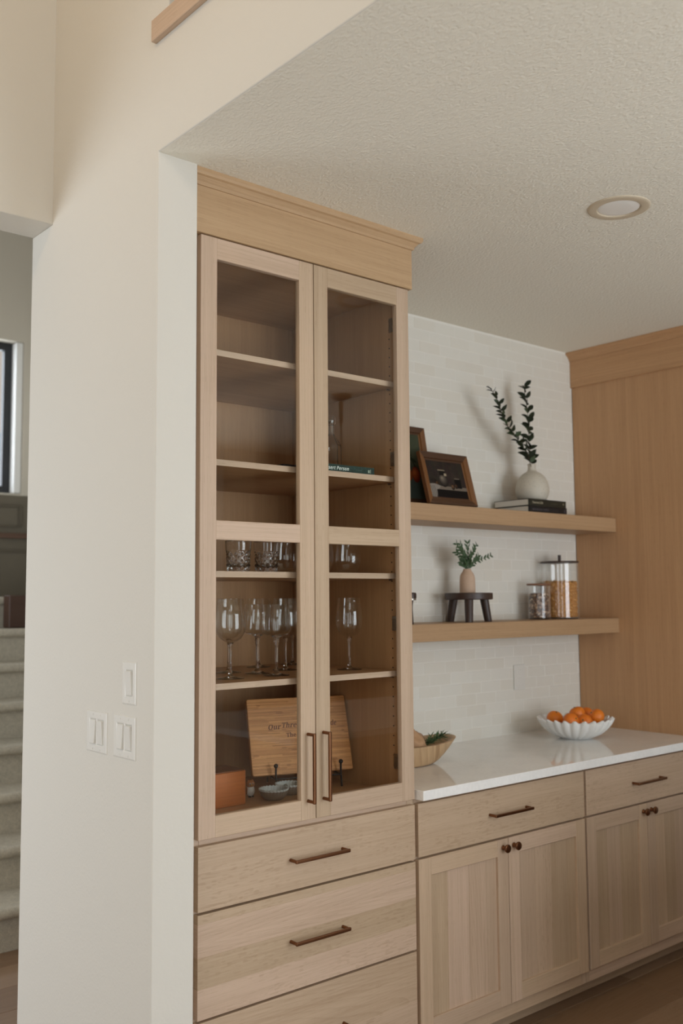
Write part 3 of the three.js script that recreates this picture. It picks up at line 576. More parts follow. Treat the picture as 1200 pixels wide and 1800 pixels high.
// ------------------------------------------------------------------ vases and branches
const stone = std(lin(0.62, 0.56, 0.46), 0.55, { map: speckle });
{
  const t = thing('vase', 'round cream stoneware vase with short neck standing on two black books', 'vase', [2.101, 1.9772, -0.505]);
  const out = smoothPts([[0.0001, 0], [0.05, 0.0], [0.0665, 0.013], [0.0762, 0.04], [0.0755, 0.068], [0.065, 0.1], [0.0455, 0.124], [0.026, 0.1365], [0.0195, 0.145], [0.0182, 0.158], [0.0192, 0.172]], 60);
  mesh('body', t, lathe([...out, [0.0178, 0.1735], [0.0155, 0.172], [0.0145, 0.15], [0.018, 0.142], [0.0001, 0.138]], 64), stone, [2.101, 1.9772, -0.505]);
}
function leafGeometry(len, wid, fold) {
  const pos = [], idx = [], n = 6;
  for (let i = 0; i <= n; i++) { const t = i / n, hw = wid * 0.5 * Math.pow(Math.sin(Math.PI * Math.min(1, 0.06 + t * 0.94)), 0.8) * (1 - 0.25 * t), y = t * len, z = -0.18 * len * t * t; for (const s of [-1, 0, 1]) pos.push(s * hw, y, z + (s ? fold * hw : 0)); }
  for (let i = 0; i < n; i++) for (const k of [0, 1]) { const a = i * 3 + k; idx.push(a, a + 1, a + 4, a, a + 4, a + 3); }
  const g = new THREE.BufferGeometry(); g.setAttribute('position', new THREE.Float32BufferAttribute(pos, 3)); g.setIndex(idx); g.computeVertexNormals(); return g;
}
const leaves = [leafGeometry(0.038, 0.023, 0.5), leafGeometry(0.032, 0.021, 0.35), leafGeometry(0.043, 0.023, 0.6)];
function branch(label, pts, startAt, count, size0, size1) {
  const t = thing('foliage_branch', label, 'branch', pts[0]);
  const curve = new THREE.CatmullRomCurve3(pts.map((p) => new THREE.Vector3(...p).sub(t.userData.at)));
  const g = new THREE.TubeGeometry(curve, 40, 0.0014, 6);
  const st = new THREE.Mesh(g, M.stem); st.name = 'stem'; st.castShadow = true; t.add(st);
  for (let i = 0; i < count; i++) {
    const f = startAt + ((1 - startAt) * (i + rr(-0.2, 0.2))) / (count - 1), p = curve.getPointAt(Math.min(1, Math.max(0, f))), tan = curve.getTangentAt(Math.min(1, Math.max(0, f)));
    for (const s of [-1, 1]) {
      if (i === count - 1 && s > 0) continue;
      const a = i * 1.25 + rr(-0.5, 0.5), side = new THREE.Vector3(0.75 * Math.sign(Math.cos(a) || 1) + 0.35 * Math.cos(a), 0, Math.sin(a) * 0.7).multiplyScalar(s), dir = tan.clone().multiplyScalar(rr(0.5, 0.95)).addScaledVector(side, rr(0.6, 1.0)).normalize();
      const m = new THREE.Mesh(leaves[(i * 2 + (s > 0)) % 3], rnd() < 0.16 ? M.leafPale : M.leaf);
      const back = new THREE.Vector3(rr(-0.4, 0.4), 0.4, 1).normalize(), X = new THREE.Vector3().crossVectors(dir, back).normalize(), Z = new THREE.Vector3().crossVectors(X, dir);
      m.setRotationFromMatrix(new THREE.Matrix4().makeBasis(X, dir, Z)); m.rotateY(rr(-0.7, 0.7));
      m.scale.setScalar(size0 + (size1 - size0) * f); m.position.copy(p); m.name = 'leaf'; m.castShadow = true; t.add(m);
    }
  }
}
branch('dark leafy branch in the round vase, bending towards the framed pictures', [[2.092, 2.128, -0.497], [2.075, 2.152, -0.494], [2.055, 2.187, -0.488], [2.015, 2.219, -0.486], [1.975, 2.254, -0.484], [1.938, 2.281, -0.482], [1.907, 2.304, -0.48], [1.885, 2.336, -0.478], [1.863, 2.36, -0.476], [1.848, 2.389, -0.474], [1.829, 2.411, -0.472], [1.805, 2.438, -0.47], [1.786, 2.451, -0.468]], 0.09, 23, 1.35, 0.85);
branch('dark leafy branch in the round vase, standing nearly upright', [[2.104, 2.128, -0.507], [2.106, 2.152, -0.51], [2.099, 2.206, -0.512], [2.098, 2.246, -0.514], [2.097, 2.29, -0.516], [2.104, 2.327, -0.518], [2.103, 2.359, -0.52], [2.101, 2.395, -0.522], [2.099, 2.419, -0.524], [2.098, 2.448, -0.526], [2.094, 2.476, -0.528], [2.092, 2.5, -0.53], [2.095, 2.525, -0.532]], 0.07, 20, 1.3, 1.05);
{ // riser stool
  const C = [1.674, 1.437, -0.52], t = thing('riser_stool', 'small dark wooden three-legged stool on the shelf nearer the worktop', 'stool', C);
  mesh('seat', t, lathe([[0.0001, 0.0945], [0.094, 0.0945], [0.101, 0.0955], [0.1025, 0.0985], [0.1025, 0.121], [0.1005, 0.1235], [0.09, 0.124], [0.0001, 0.1228]], 72), M.walnut, C);
  for (const a of [2.404, 2.404 + 2.0944, 2.404 - 2.0944]) {
    const top = new THREE.Vector3(Math.cos(a) * 0.076, 0.096, Math.sin(a) * 0.076), bot = new THREE.Vector3(Math.cos(a) * 0.094, 0, Math.sin(a) * 0.094), g = new THREE.CylinderGeometry(0.019, 0.0165, 0.096, 28);
    const p = g.attributes.position; for (let i = 0; i < p.count; i++) { const f = 0.5 - p.getY(i) / 0.096, q = top.clone().lerp(bot, f); p.setXYZ(i, p.getX(i) + q.x, q.y, p.getZ(i) + q.z); } g.computeVertexNormals();
    mesh('leg', t, g, M.walnut, C);
  }
  const V = [1.664, 1.561, -0.517], v = thing('bud_vase', 'small pink clay bud vase standing on the dark stool', 'vase', V);
  mesh('body', v, lathe([...smoothPts([[0.0001, 0], [0.031, 0], [0.0332, 0.004], [0.0332, 0.03], [0.0325, 0.062], [0.0285, 0.078], [0.0205, 0.09], [0.0172, 0.097], [0.0172, 0.101]], 40), [0.0155, 0.102], [0.0145, 0.099], [0.0145, 0.09], [0.0001, 0.088]], 56), std(lin(0.62, 0.435, 0.31), 0.75, { map: speckle }), V);
  const s = thing('leaf_sprig', 'fine green sprigs fanning out of the pink bud vase', 'sprig', [1.664, 1.655, -0.515]), tips = [[1.566, 1.764], [1.607, 1.763], [1.64, 1.745], [1.658, 1.77], [1.68, 1.752], [1.732, 1.763], [1.803, 1.722], [1.618, 1.69], [1.70, 1.715], [1.592, 1.73]], stems = [], lv = [];
  const small = leafGeometry(0.023, 0.0105, 0.4);
  tips.forEach(([x, y], k) => {
    const z = rr(-0.02, 0.03), c = new THREE.CatmullRomCurve3([[0, -0.005, 0], [(x - 1.664) * 0.25, (y - 1.655) * 0.45, z * 0.4], [x - 1.664, y - 1.655, z]].map((q) => new THREE.Vector3(...q)));
    stems.push(new THREE.TubeGeometry(c, 12, 0.0008, 5));
    for (let i = 0; i < 7; i++) { const f = 0.22 + 0.78 * i / 6.0, p = c.getPointAt(f), tn = c.getTangentAt(f); for (const sd of [-1, 1]) {
      const dir = tn.clone().multiplyScalar(0.9).add(new THREE.Vector3(-tn.y, tn.x, rr(-0.6, 0.6)).multiplyScalar(sd * 0.62)).normalize(), X = new THREE.Vector3().crossVectors(dir, new THREE.Vector3(rr(-0.5, 0.5), 0.2, 1)).normalize(), Z = new THREE.Vector3().crossVectors(X, dir);
      lv.push(small.clone().applyMatrix4(new THREE.Matrix4().makeBasis(X, dir, Z).setPosition(p))); } }
  });
  mesh('stems', s, mergeGeometries(stems), M.sprig, [1.664, 1.655, -0.515]);
  mesh('foliage', s, mergeGeometries(lv), M.sprig, [1.664, 1.655, -0.515]).userData.kind = 'stuff';
}
// glass storage jars
function jar(name, label, [x, y, z], R, h, fill, ribs, lidMat, knobbed, chips, n, core) {
  const t = thing(name, label, 'jar', [x, y, z]);
  const ring = (r, y0, y1) => [[0.0001, y0], [r - 0.004, y0], [r, y0 + 0.005], [r, y1 - 0.003], [r - 0.001, y1]];
  const g = lathe([...ring(R, 0, h), [R - 0.003, h], [R - 0.0035, h - 0.004], [R - 0.0035, 0.008], [R - 0.007, 0.005], [0.0001, 0.005]], 96);
  if (ribs) { const p = g.attributes.position; for (let i = 0; i < p.count; i++) { const a = Math.atan2(p.getZ(i), p.getX(i)), r = Math.hypot(p.getX(i), p.getZ(i)); if (r > R - 0.002 && p.getY(i) > 0.004) { const k = 1 + 0.014 * Math.cos(a * 48); p.setX(i, p.getX(i) * k); p.setZ(i, p.getZ(i) * k); } } g.computeVertexNormals(); }
  mesh('jar_body', t, g, M.thinGlass, [x, y, z]);
  mesh('base_disc', t, lathe([[0.0001, 0.0006], [R - 0.006, 0.0006], [R - 0.005, 0.004], [0.0001, 0.0045]], 48), M.walnut, [x, y, z]);
  mesh('lid', t, lathe([[0.0001, h + 0.0005], [R - 0.004, h + 0.0005], [R + 0.003, h + 0.001], [R + 0.004, h + 0.003], [R + 0.0035, h + 0.008], [R, h + 0.009], [0.0001, h + 0.009]], 64), lidMat, [x, y, z]);
  if (knobbed) mesh('lid_knob', t, lathe([[0.0001, 0], [0.008, 0], [0.0075, 0.004], [0.0075, 0.026], [0.0085, 0.03], [0.0001, 0.031]], 24), M.walnut, [x, y + h + 0.009, z]);
  const inner = R - 0.006; mesh('contents', t, lathe([[0.0001, 0.0065], [inner - 0.006, 0.0065], [inner - 0.004, 0.01], [inner - 0.004, fill - 0.006], [inner - 0.012, fill - 0.001], [0.0001, fill + 0.002]], 40), core, [x, y, z]);
  const inst = new THREE.InstancedMesh(chips.geo, std(lin(1, 1, 1), 0.7), n), q = new THREE.Object3D(), col = new THREE.Color();
  for (let i = 0; i < n; i++) { const a = rnd() * 6.2832, top = rnd() < 0.2, r = top ? Math.sqrt(rnd()) * (inner - 0.005) : inner - 0.005 + rr(-0.003, 0.0005); q.position.set(Math.cos(a) * r, top ? fill + rr(-0.003, 0.004) : rr(0.011, fill), Math.sin(a) * r); q.rotation.set(rr(0, 6), rr(0, 6), rr(0, 6)); q.scale.setScalar(rr(0.7, 1.15)); q.updateMatrix(); inst.setMatrixAt(i, q.matrix); const c = chips.colors[Math.floor(rnd() * chips.colors.length)], k = rr(0.75, 1.15); inst.setColorAt(i, col.setRGB(c[0] * k, c[1] * k, c[2] * k)); }
  inst.name = 'dry_goods'; inst.userData.kind = 'stuff'; put(inst, t, x, y, z);
}
const flake = new THREE.SphereGeometry(0.0062, 7, 5); flake.scale(1, 0.35, 0.8);
const nut = new THREE.SphereGeometry(0.0058, 7, 5); nut.scale(1.2, 0.8, 0.8);
jar('storage_jar', 'large glass jar of golden cereal with dark knobbed lid, beside the oak end panel', [2.352, 1.4372, -0.5535], 0.0865, 0.262, 0.172, false, M.walnut, true, { geo: flake, colors: [[0.74, 0.39, 0.12], [0.64, 0.31, 0.085], [0.8, 0.47, 0.18], [0.5, 0.21, 0.05]] }, 1500, std(lin(0.5, 0.23, 0.065), 0.9));
jar('storage_jar', 'small ribbed glass jar of mixed nuts with wooden lid, before the large jar', [2.184, 1.4372, -0.548], 0.0515, 0.156, 0.112, true, std(lin(0.26, 0.12, 0.065), 0.5, { map: oakRift }), false, { geo: nut, colors: [[0.42, 0.26, 0.16], [0.15, 0.08, 0.05], [0.66, 0.48, 0.32], [0.26, 0.13, 0.075], [0.09, 0.055, 0.045]] }, 900, std(lin(0.14, 0.08, 0.05), 0.9));
{ // something dark peeping out from behind the tall cabinet
  const t = thing('lidded_canister', 'small dark lidded canister just peeping past the tall cabinet, on the jar shelf', 'canister', [1.2535, 1.437, -0.45]);
  mesh('body', t, lathe(smoothPts([[0.0001, 0], [0.014, 0], [0.014, 0.012], [0.0115, 0.05], [0.0115, 0.07], [0.0145, 0.095]], 30), 36), M.walnut, [1.2535, 1.437, -0.45]);
  mesh('collar', t, new THREE.CylinderGeometry(0.0255, 0.0255, 0.007, 36), M.steel, [1.2535, 1.437 + 0.0985, -0.45]);
  mesh('head', t, lathe([[0.0001, 0.102], [0.026, 0.102], [0.0268, 0.105], [0.0268, 0.12], [0.024, 0.125], [0.0001, 0.126]], 36), M.walnut, [1.2535, 1.437, -0.45]);
}

// ------------------------------------------------------------------ fruit bowl and oranges
{
  const C = [2.195, 0.9145, -0.37], t = thing('fruit_bowl', 'white fluted bowl with wavy rim holding oranges on the worktop', 'bowl', C), nA = 240, prof = [];
  const outer = [[0.0, 0.0], [0.058, 0.0], [0.072, 0.004], [0.108, 0.02], [0.139, 0.044], [0.156, 0.066], [0.163, 0.083]], o = new THREE.SplineCurve(outer.map((q) => new THREE.Vector2(...q))).getPoints(26);
  const pos = [], idx = [], rows = [];
  const wave = (th, r) => { const k = Math.max(0, (r - 0.055) / 0.108), w = Math.cos(th * 24 + r * 14), q = w < 0 ? w * 1.25 : w * 0.75; return { dr: 0.0095 * Math.pow(k, 0.7) * q, dy: 0.007 * k * k * w }; };
  for (const p of o) rows.push([p.x, p.y, 0]);
  for (let i = o.length - 1; i >= 0; i--) rows.push([Math.max(o[i].x - 0.005, 0), o[i].y + 0.0055 - (i === o.length - 1 ? 0.002 : 0), 1]);
  rows.forEach(([r, y]) => { for (let j = 0; j <= nA; j++) { const th = (j / nA) * Math.PI * 2, w = wave(th, r); const R = r + w.dr; pos.push(Math.cos(th) * R, Math.max(0, y + w.dy), Math.sin(th) * R); } });
  for (let i = 0; i < rows.length - 1; i++) for (let j = 0; j < nA; j++) { const a = i * (nA + 1) + j, b = a + nA + 1; idx.push(a, b, a + 1, b, b + 1, a + 1); }
  const g = new THREE.BufferGeometry(); g.setAttribute('position', new THREE.Float32BufferAttribute(pos, 3)); g.setIndex(idx); g.computeVertexNormals();
  mesh('shell', t, g, std(lin(0.85, 0.84, 0.81), 0.38), C);
  const peelBump = dataTexture(256, 256, (u, v) => { const n = vnoise(u * 60, v * 40, 60, 40, 121); return n < 0.3 ? n / 0.3 : 1; }, false);
  const peel = std(lin(0.84, 0.225, 0.018), 0.42, { bumpMap: peelBump, bumpScale: 0.0006 }), peel2 = std(lin(0.8, 0.195, 0.014), 0.42, { bumpMap: peelBump, bumpScale: 0.0006 });
  const og = new THREE.SphereGeometry(0.036, 40, 28); { const p = og.attributes.position; for (let i = 0; i < p.count; i++) { const y = p.getY(i) / 0.036, d = 1 - 0.1 * Math.pow(Math.abs(y), 6); p.setXYZ(i, p.getX(i), p.getY(i) * 0.93 * d, p.getZ(i)); } og.computeVertexNormals(); }
  const star = lathe([[0.0001, 0.0012], [0.002, 0.0015], [0.0028, 0.0004], [0.0034, -0.001]], 10);
  const all = [[2.121, 1.001, -0.426, 'orange resting at the rim nearest the outlet', 0.4, 0.2], [2.099, 1.0, -0.322, 'orange at the front rim with its stem button facing out', 1.1, 0.1], [2.221, 1.017, -0.379, 'topmost orange in the middle of the white bowl', -0.3, 0.5],
    [2.17, 0.991, -0.304, 'orange low at the front, under the topmost one', 0.7, 2.0], [2.25, 1.008, -0.297, 'orange at the rim towards the oak end panel', -0.6, 1.4], [2.303, 1.003, -0.39, 'orange mostly hidden behind the topmost one', 0.2, 2.4],
    [2.155, 0.9515, -0.382, 'orange at the bottom of the pile, deep in the bowl', 0.3, 0.9], [2.225, 0.9515, -0.335, 'orange at the bottom of the pile, towards the end panel', 0.9, 0.3], [2.25, 0.955, -0.42, 'orange at the bottom of the pile, at the back', 0.1, 0.6]];
  all.forEach(([x, y, z, l, rx, rz], i) => {
    const f = thing('orange', l, 'orange', [x, y, z], 'oranges in the white bowl');
    mesh('peel', f, og, i % 2 ? peel2 : peel, [x, y, z]); mesh('stem_button', f, star, M.herb, [x, y + 0.031, z]);
    f.rotation.set(rx, 0, rz * 0.5);
  });
}
// ------------------------------------------------------------------ wooden bowl with rolls and herbs
{
  const C = [1.15, 0.9145, -0.37], t = thing('wooden_bowl', 'long carved wooden bowl on the worktop, half hidden by the tall cabinet', 'bowl', C), A = 0.235, B = 0.105, nA = 96, rows = [];
  for (let i = 0; i <= 18; i++) rows.push([i / 18, 0]); for (let i = 18; i >= 0; i--) rows.push([i / 18, 1]);
  const pos = [], uv = [], idx = [];
  rows.forEach(([h, inside]) => { for (let j = 0; j <= nA; j++) {
    const th = (j / nA) * Math.PI * 2, c = Math.cos(th), s = Math.sin(th), foot = h < 0.12 ? h / 0.12 : 1, hh = h < 0.12 ? 0 : (h - 0.12) / 0.88;
    let sx = (0.42 + 0.58 * Math.pow(hh, 0.62)) * foot, sz = (0.66 + 0.34 * Math.pow(hh, 0.7)) * foot; const sq = Math.pow(Math.pow(Math.abs(c), 2.3) + Math.pow(Math.abs(s), 2.3), -1 / 2.3);
    let x = A * sx * c * sq, z = B * sz * s * sq, y = hh * (0.079 + 0.014 * c * c);
    if (inside) { x *= 1 - 0.011 / A - 0.02; z *= 1 - 0.012 / B; y = Math.max(y, 0.012 * (1 - hh)) + (hh > 0.97 ? -0.0005 : 0); if (hh === 0) y = 0.012; }
    pos.push(x, y, z); uv.push((x + 0.35 * y) * 2.4 + 0.12, z * 2 + y * 2);
  } });
  for (let i = 0; i < rows.length - 1; i++) for (let j = 0; j < nA; j++) { const a = i * (nA + 1) + j, b = a + nA + 1; idx.push(a, b, a + 1, b, b + 1, a + 1); }
  const g = new THREE.BufferGeometry(); g.setAttribute('position', new THREE.Float32BufferAttribute(pos, 3)); g.setAttribute('uv', new THREE.Float32BufferAttribute(uv, 2)); g.setIndex(idx); g.computeVertexNormals();
  mesh('shell', t, g, std(lin(0.58, 0.40, 0.235), 0.45, { map: bowlGrain }), C);
  const crust = std(lin(0.54, 0.32, 0.17), 0.75, { map: speckle }), crust2 = std(lin(0.52, 0.33, 0.21), 0.75, { map: speckle });
  for (const [x, y, z, r, m, l, sx, sy] of [[1.156, 0.988, -0.35, 0.046, crust, 'lumpy tan bread roll foremost in the wooden bowl', 1.0, 1.12], [1.228, 0.988, -0.412, 0.04, crust2, 'paler bread roll behind the herb sprig in the wooden bowl', 1.05, 1.15], [1.072, 0.988, -0.398, 0.04, crust, 'tan bread roll in the wooden bowl, next to the tall cabinet', 1.05, 0.95]]) {
    const s = new THREE.IcosahedronGeometry(r, 5), p = s.attributes.position; for (let i = 0; i < p.count; i++) { const v = new THREE.Vector3().fromBufferAttribute(p, i).normalize(), n = vnoise(v.x * 2.2 + 9, v.y * 2.2 + v.z * 1.7 + 9, 64, 64, 131 + x * 10) - 0.5, n2 = vnoise(v.x * 5 + 9, v.y * 5 + v.z * 4 + 19, 64, 64, 133) - 0.5; v.multiplyScalar(r * (1 + 0.5 * n + 0.22 * n2)); p.setXYZ(i, v.x * sx, v.y * sy, v.z); }
    const w = mergeVertices((() => { s.deleteAttribute('normal'); return s; })(), 1e-5); w.computeVertexNormals();
    tag(mesh('bread_roll', null, w, m, [x, y, z]), l, 'bread roll', 'rolls in the wooden bowl');
  }
  const blades = [], bl = leafGeometry(0.028, 0.005, 0.3);
  for (let i = 0; i < 170; i++) { const f = rnd(), p = new THREE.Vector3(-0.045 + 0.105 * f, 0.004 + 0.022 * f + rr(-0.008, 0.012), rr(-0.016, 0.016)), dir = new THREE.Vector3(rr(0.1, 1), rr(-0.25, 0.65), rr(-0.9, 0.9)).normalize(), X = new THREE.Vector3().crossVectors(dir, new THREE.Vector3(0.1, 1, 0.3)).normalize(), Z = new THREE.Vector3().crossVectors(X, dir); blades.push(bl.clone().applyMatrix4(new THREE.Matrix4().makeBasis(X, dir, Z).setPosition(p))); }
  const hb = thing('herb_sprig', 'green herb sprig lying over the end of the wooden bowl', 'herb', [1.252, 0.985, -0.335]);
  mesh('stem', hb, tube([[-0.05, 0, 0], [0, 0.012, 0.004], [0.055, 0.028, 0]], 0.0016), M.herb, [1.252, 0.985, -0.335]);
  mesh('foliage', hb, mergeGeometries(blades), M.herb, [1.252, 0.985, -0.335]).userData.kind = 'stuff';
}

// ------------------------------------------------------------------ glassware in the cabinet
function wineGlass(kind) {
  const g = new THREE.Group();
  const outA = smoothPts([[0.004, 0.107], [0.014, 0.11], [0.032, 0.121], [0.0435, 0.14], [0.0468, 0.161], [0.0452, 0.192], [0.041, 0.222], [0.0385, 0.242]], 44);
  const outB = smoothPts([[0.004, 0.1225], [0.018, 0.1245], [0.036, 0.1285], [0.045, 0.137], [0.0468, 0.15], [0.0448, 0.178], [0.0405, 0.206], [0.0385, 0.223]], 44);
  const o = kind === 'tall' ? outA : outB, inn = o.map(([r, y]) => [Math.max(0.0001, r - 0.0013), y + (r < 0.02 ? 0.004 : 0.0013 * (r < 0.04 ? 1 : 0))]).reverse();
  inn[0][1] = o[o.length - 1][1];
  const bowl = new THREE.Mesh(lathe([[0.0001, o[0][1]], ...o, ...inn, [0.0001, inn[inn.length - 1][1]]], 64), M.thinGlass); bowl.name = 'bowl';
  const top = o[0][1], stemPts = kind === 'tall'
    ? [[0.0001, 0.0005], [0.0425, 0.0005], [0.0432, 0.0012], [0.042, 0.0022], [0.028, 0.0036], [0.011, 0.0075], [0.0062, 0.013], [0.0042, 0.03], [0.0036, 0.06], [0.004, 0.085], [0.006, 0.098], [0.009, top + 0.002], [0.0001, top + 0.004]]
    : [[0.0001, 0.0005], [0.0405, 0.0005], [0.0412, 0.0012], [0.04, 0.0022], [0.026, 0.0038], [0.0115, 0.009], [0.0085, 0.013], [0.0052, 0.019], [0.0045, 0.045], [0.0048, 0.085], [0.0058, 0.094], [0.0088, 0.0975], [0.0062, 0.102], [0.0102, 0.1075], [0.007, 0.113], [0.0135, top - 0.001], [0.018, top + 0.0015], [0.0001, top + 0.004]];
  const st = new THREE.Mesh(lathe(stemPts, 40), M.glass); st.name = 'stem';
  bowl.castShadow = st.castShadow = true; g.add(bowl, st); return g;
}
const glassKinds = { tall: wineGlass('tall'), squat: wineGlass('squat') };
[[0.219, -0.171, 'tall', 'tall wine glass foremost on its shelf, nearest the wall with the switches'],
  [0.352, -0.38, 'tall', 'tall wine glass standing directly behind the foremost tall one'],
  [0.395, -0.278, 'squat', 'squat wine glass with knobbed stem, farther back than its twin'],
  [0.389, -0.166, 'squat', 'squat wine glass with knobbed stem, nearest the door handles'],
  [0.569, -0.516, 'tall', 'wine glass at the cabinet back, behind the squat one set farther back'],
  [0.552, -0.335, 'tall', 'tall wine glass half hidden by the meeting stiles of the doors'],
  [0.735, -0.535, 'tall', 'wine glass farthest back, seen past the meeting stiles'],
  [0.717, -0.195, 'tall', 'lone wine glass in front behind the door with visible hinges'],
  [0.16, -0.30, 'tall', 'wine glass cut by the door stile next to the switch wall'],
].forEach(([x, z, k, l]) => { const g = glassKinds[k].clone(); g.name = numbered('wine_glass'); put(g, null, x, 1.3022, z); tag(g, l, 'wine glass', 'wine glasses in the cabinet'); });
function cutTumbler() {
  const g = new THREE.Group(), R = 0.041, nA = 144, nY = 60, H = 0.096, pos = [], idx = [], rows = [];
  for (let i = 0; i <= nY; i++) rows.push([0, i / nY]);
  const ring = (f) => { for (let j = 0; j <= nA; j++) f((j / nA) * Math.PI * 2); };
  ring(() => pos.push(0, 0, 0));
  for (const [, f] of rows) ring((th) => { const y = f * H, a = (th * 12) / Math.PI, b = f * 9, cut = f > 0.04 && f < 0.66 ? Math.abs(((a + b) % 2 + 2) % 2 - 1) * Math.abs(((a - b) % 2 + 2) % 2 - 1) : 0.3, r = R * (0.9 + 0.1 * f) - 0.0035 * (1 - cut) * (f < 0.68 ? 1 : 0.15); pos.push(Math.cos(th) * r, y, Math.sin(th) * r); });
  for (const [r, y] of [[R - 0.0022, H], [R - 0.003, H - 0.002], [R - 0.0062, 0.03], [R - 0.009, 0.016], [0, 0.014]]) ring((th) => pos.push(Math.cos(th) * r, y, Math.sin(th) * r));
  const n = pos.length / 3 / (nA + 1); for (let i = 0; i < n - 1; i++) for (let j = 0; j < nA; j++) { const a = i * (nA + 1) + j, b = a + nA + 1; idx.push(a, b, a + 1, b, b + 1, a + 1); }
  const q = new THREE.BufferGeometry(); q.setAttribute('position', new THREE.Float32BufferAttribute(pos, 3)); q.setIndex(idx); q.computeVertexNormals();
  const m = new THREE.Mesh(q, M.glass); m.name = 'cut_body'; m.castShadow = true; g.add(m); return g;
}
const tumblerProto = cutTumbler();
[[0.236, -0.155, 'cut crystal tumbler nearest the switch wall, on the tumbler shelf'], [0.339, -0.15, 'cut crystal tumbler between the other cut one and a smooth stemless glass']].forEach(([x, z, l]) => { const g = tumblerProto.clone(); g.name = numbered('cut_tumbler'); put(g, null, x, 1.6242, z); tag(g, l, 'tumbler', 'cut tumblers in the cabinet'); });
const stemlessGeo = (() => { const o = smoothPts([[0.0001, 0], [0.018, 0.0], [0.026, 0.003], [0.0385, 0.022], [0.0445, 0.045], [0.042, 0.08], [0.036, 0.112]], 44), i = o.map(([r, y]) => [Math.max(0.0001, r - 0.0016), y + (r < 0.03 ? 0.006 : 0)]).reverse(); i[0][1] = 0.112; return lathe([...o, ...i], 64); })();
[[0.43, -0.165, 'smooth stemless glass beside the cut tumblers'], [0.588, -0.19, 'smooth stemless glass hidden behind the meeting door stiles'], [0.6795, -0.155, 'smooth stemless glass alone behind the door with visible hinges']].forEach(([x, z, l]) => { const g = thing('stemless_glass', l, 'glass', [x, 1.6242, z], 'stemless glasses in the cabinet'); mesh('bowl', g, stemlessGeo, M.thinGlass, [x, 1.6242, z]); });
{ // decanter behind the green book
  const C = [0.731, 1.9492, -0.302], t = thing('glass_decanter', 'clear glass decanter with narrow neck standing behind the green book', 'decanter', C);
  const o = [[0.0001, 0], [0.036, 0], [0.038, 0.003], [0.038, 0.12], [0.0365, 0.132], [0.026, 0.15], [0.014, 0.165], [0.0125, 0.172], [0.0125, 0.205], [0.0165, 0.21], [0.0165, 0.222]], i = [[0.012, 0.222], [0.0095, 0.206], [0.0095, 0.172], [0.022, 0.15], [0.032, 0.13], [0.0335, 0.12], [0.0335, 0.016], [0.0001, 0.012]];
  const g = lathe([...o, ...i], 10).toNonIndexed(); g.computeVertexNormals();
  mesh('bottle_body', t, g, M.glass, C);
  mesh('stopper', t, lathe([[0.0001, 0.212], [0.0085, 0.212], [0.0095, 0.223], [0.0175, 0.2235], [0.018, 0.232], [0.012, 0.24], [0.0001, 0.241]], 10), M.glass, C);
}

// ------------------------------------------------------------------ bottom deck of the cabinet
const boardTex = canvasTexture(1024, 724, (c, w, h) => {
  c.fillStyle = '#d09c60'; c.fillRect(0, 0, w, h);
  for (let y = 0; y < h;) { const t = 7 + rnd() * 9; let x = -rnd() * 300; while (x < w) { const L = 160 + rnd() * 480, k = rnd(); c.fillStyle = `rgb(${196 + k * 34},${142 + k * 36},${84 + k * 34})`; c.fillRect(x, y, L, t); x += L; } c.fillStyle = 'rgba(98,56,24,0.3)'; c.fillRect(0, y, w, 1.6); y += t; }
  for (let i = 0; i < 420; i++) { c.fillStyle = `rgba(96,52,20,${0.08 + rnd() * 0.2})`; c.fillRect(rnd() * w, rnd() * h, 30 + rnd() * 240, 1 + rnd() * 2); }
  for (let i = 0; i < 26; i++) { c.fillStyle = 'rgba(110,62,26,0.25)'; c.beginPath(); c.ellipse(rnd() * w, rnd() * h, 18 + rnd() * 26, 5 + rnd() * 6, 0, 0, 7); c.fill(); }
  c.fillStyle = '#5a2a10'; c.font = 'italic bold 66px serif'; c.fillText('Our', 190, 300); c.fillText('Three', 330, 288, 190); c.fillText('Little Grande', 540, 288, 360);
  c.font = 'bold 54px serif'; c.fillText('The Bradys', 372, 378);
  c.fillRect(510, 440, 100, 10); for (const x of [530, 548, 566, 586]) c.fillRect(x, 448, 11, 70); c.fillRect(526, 462, 76, 8);
});
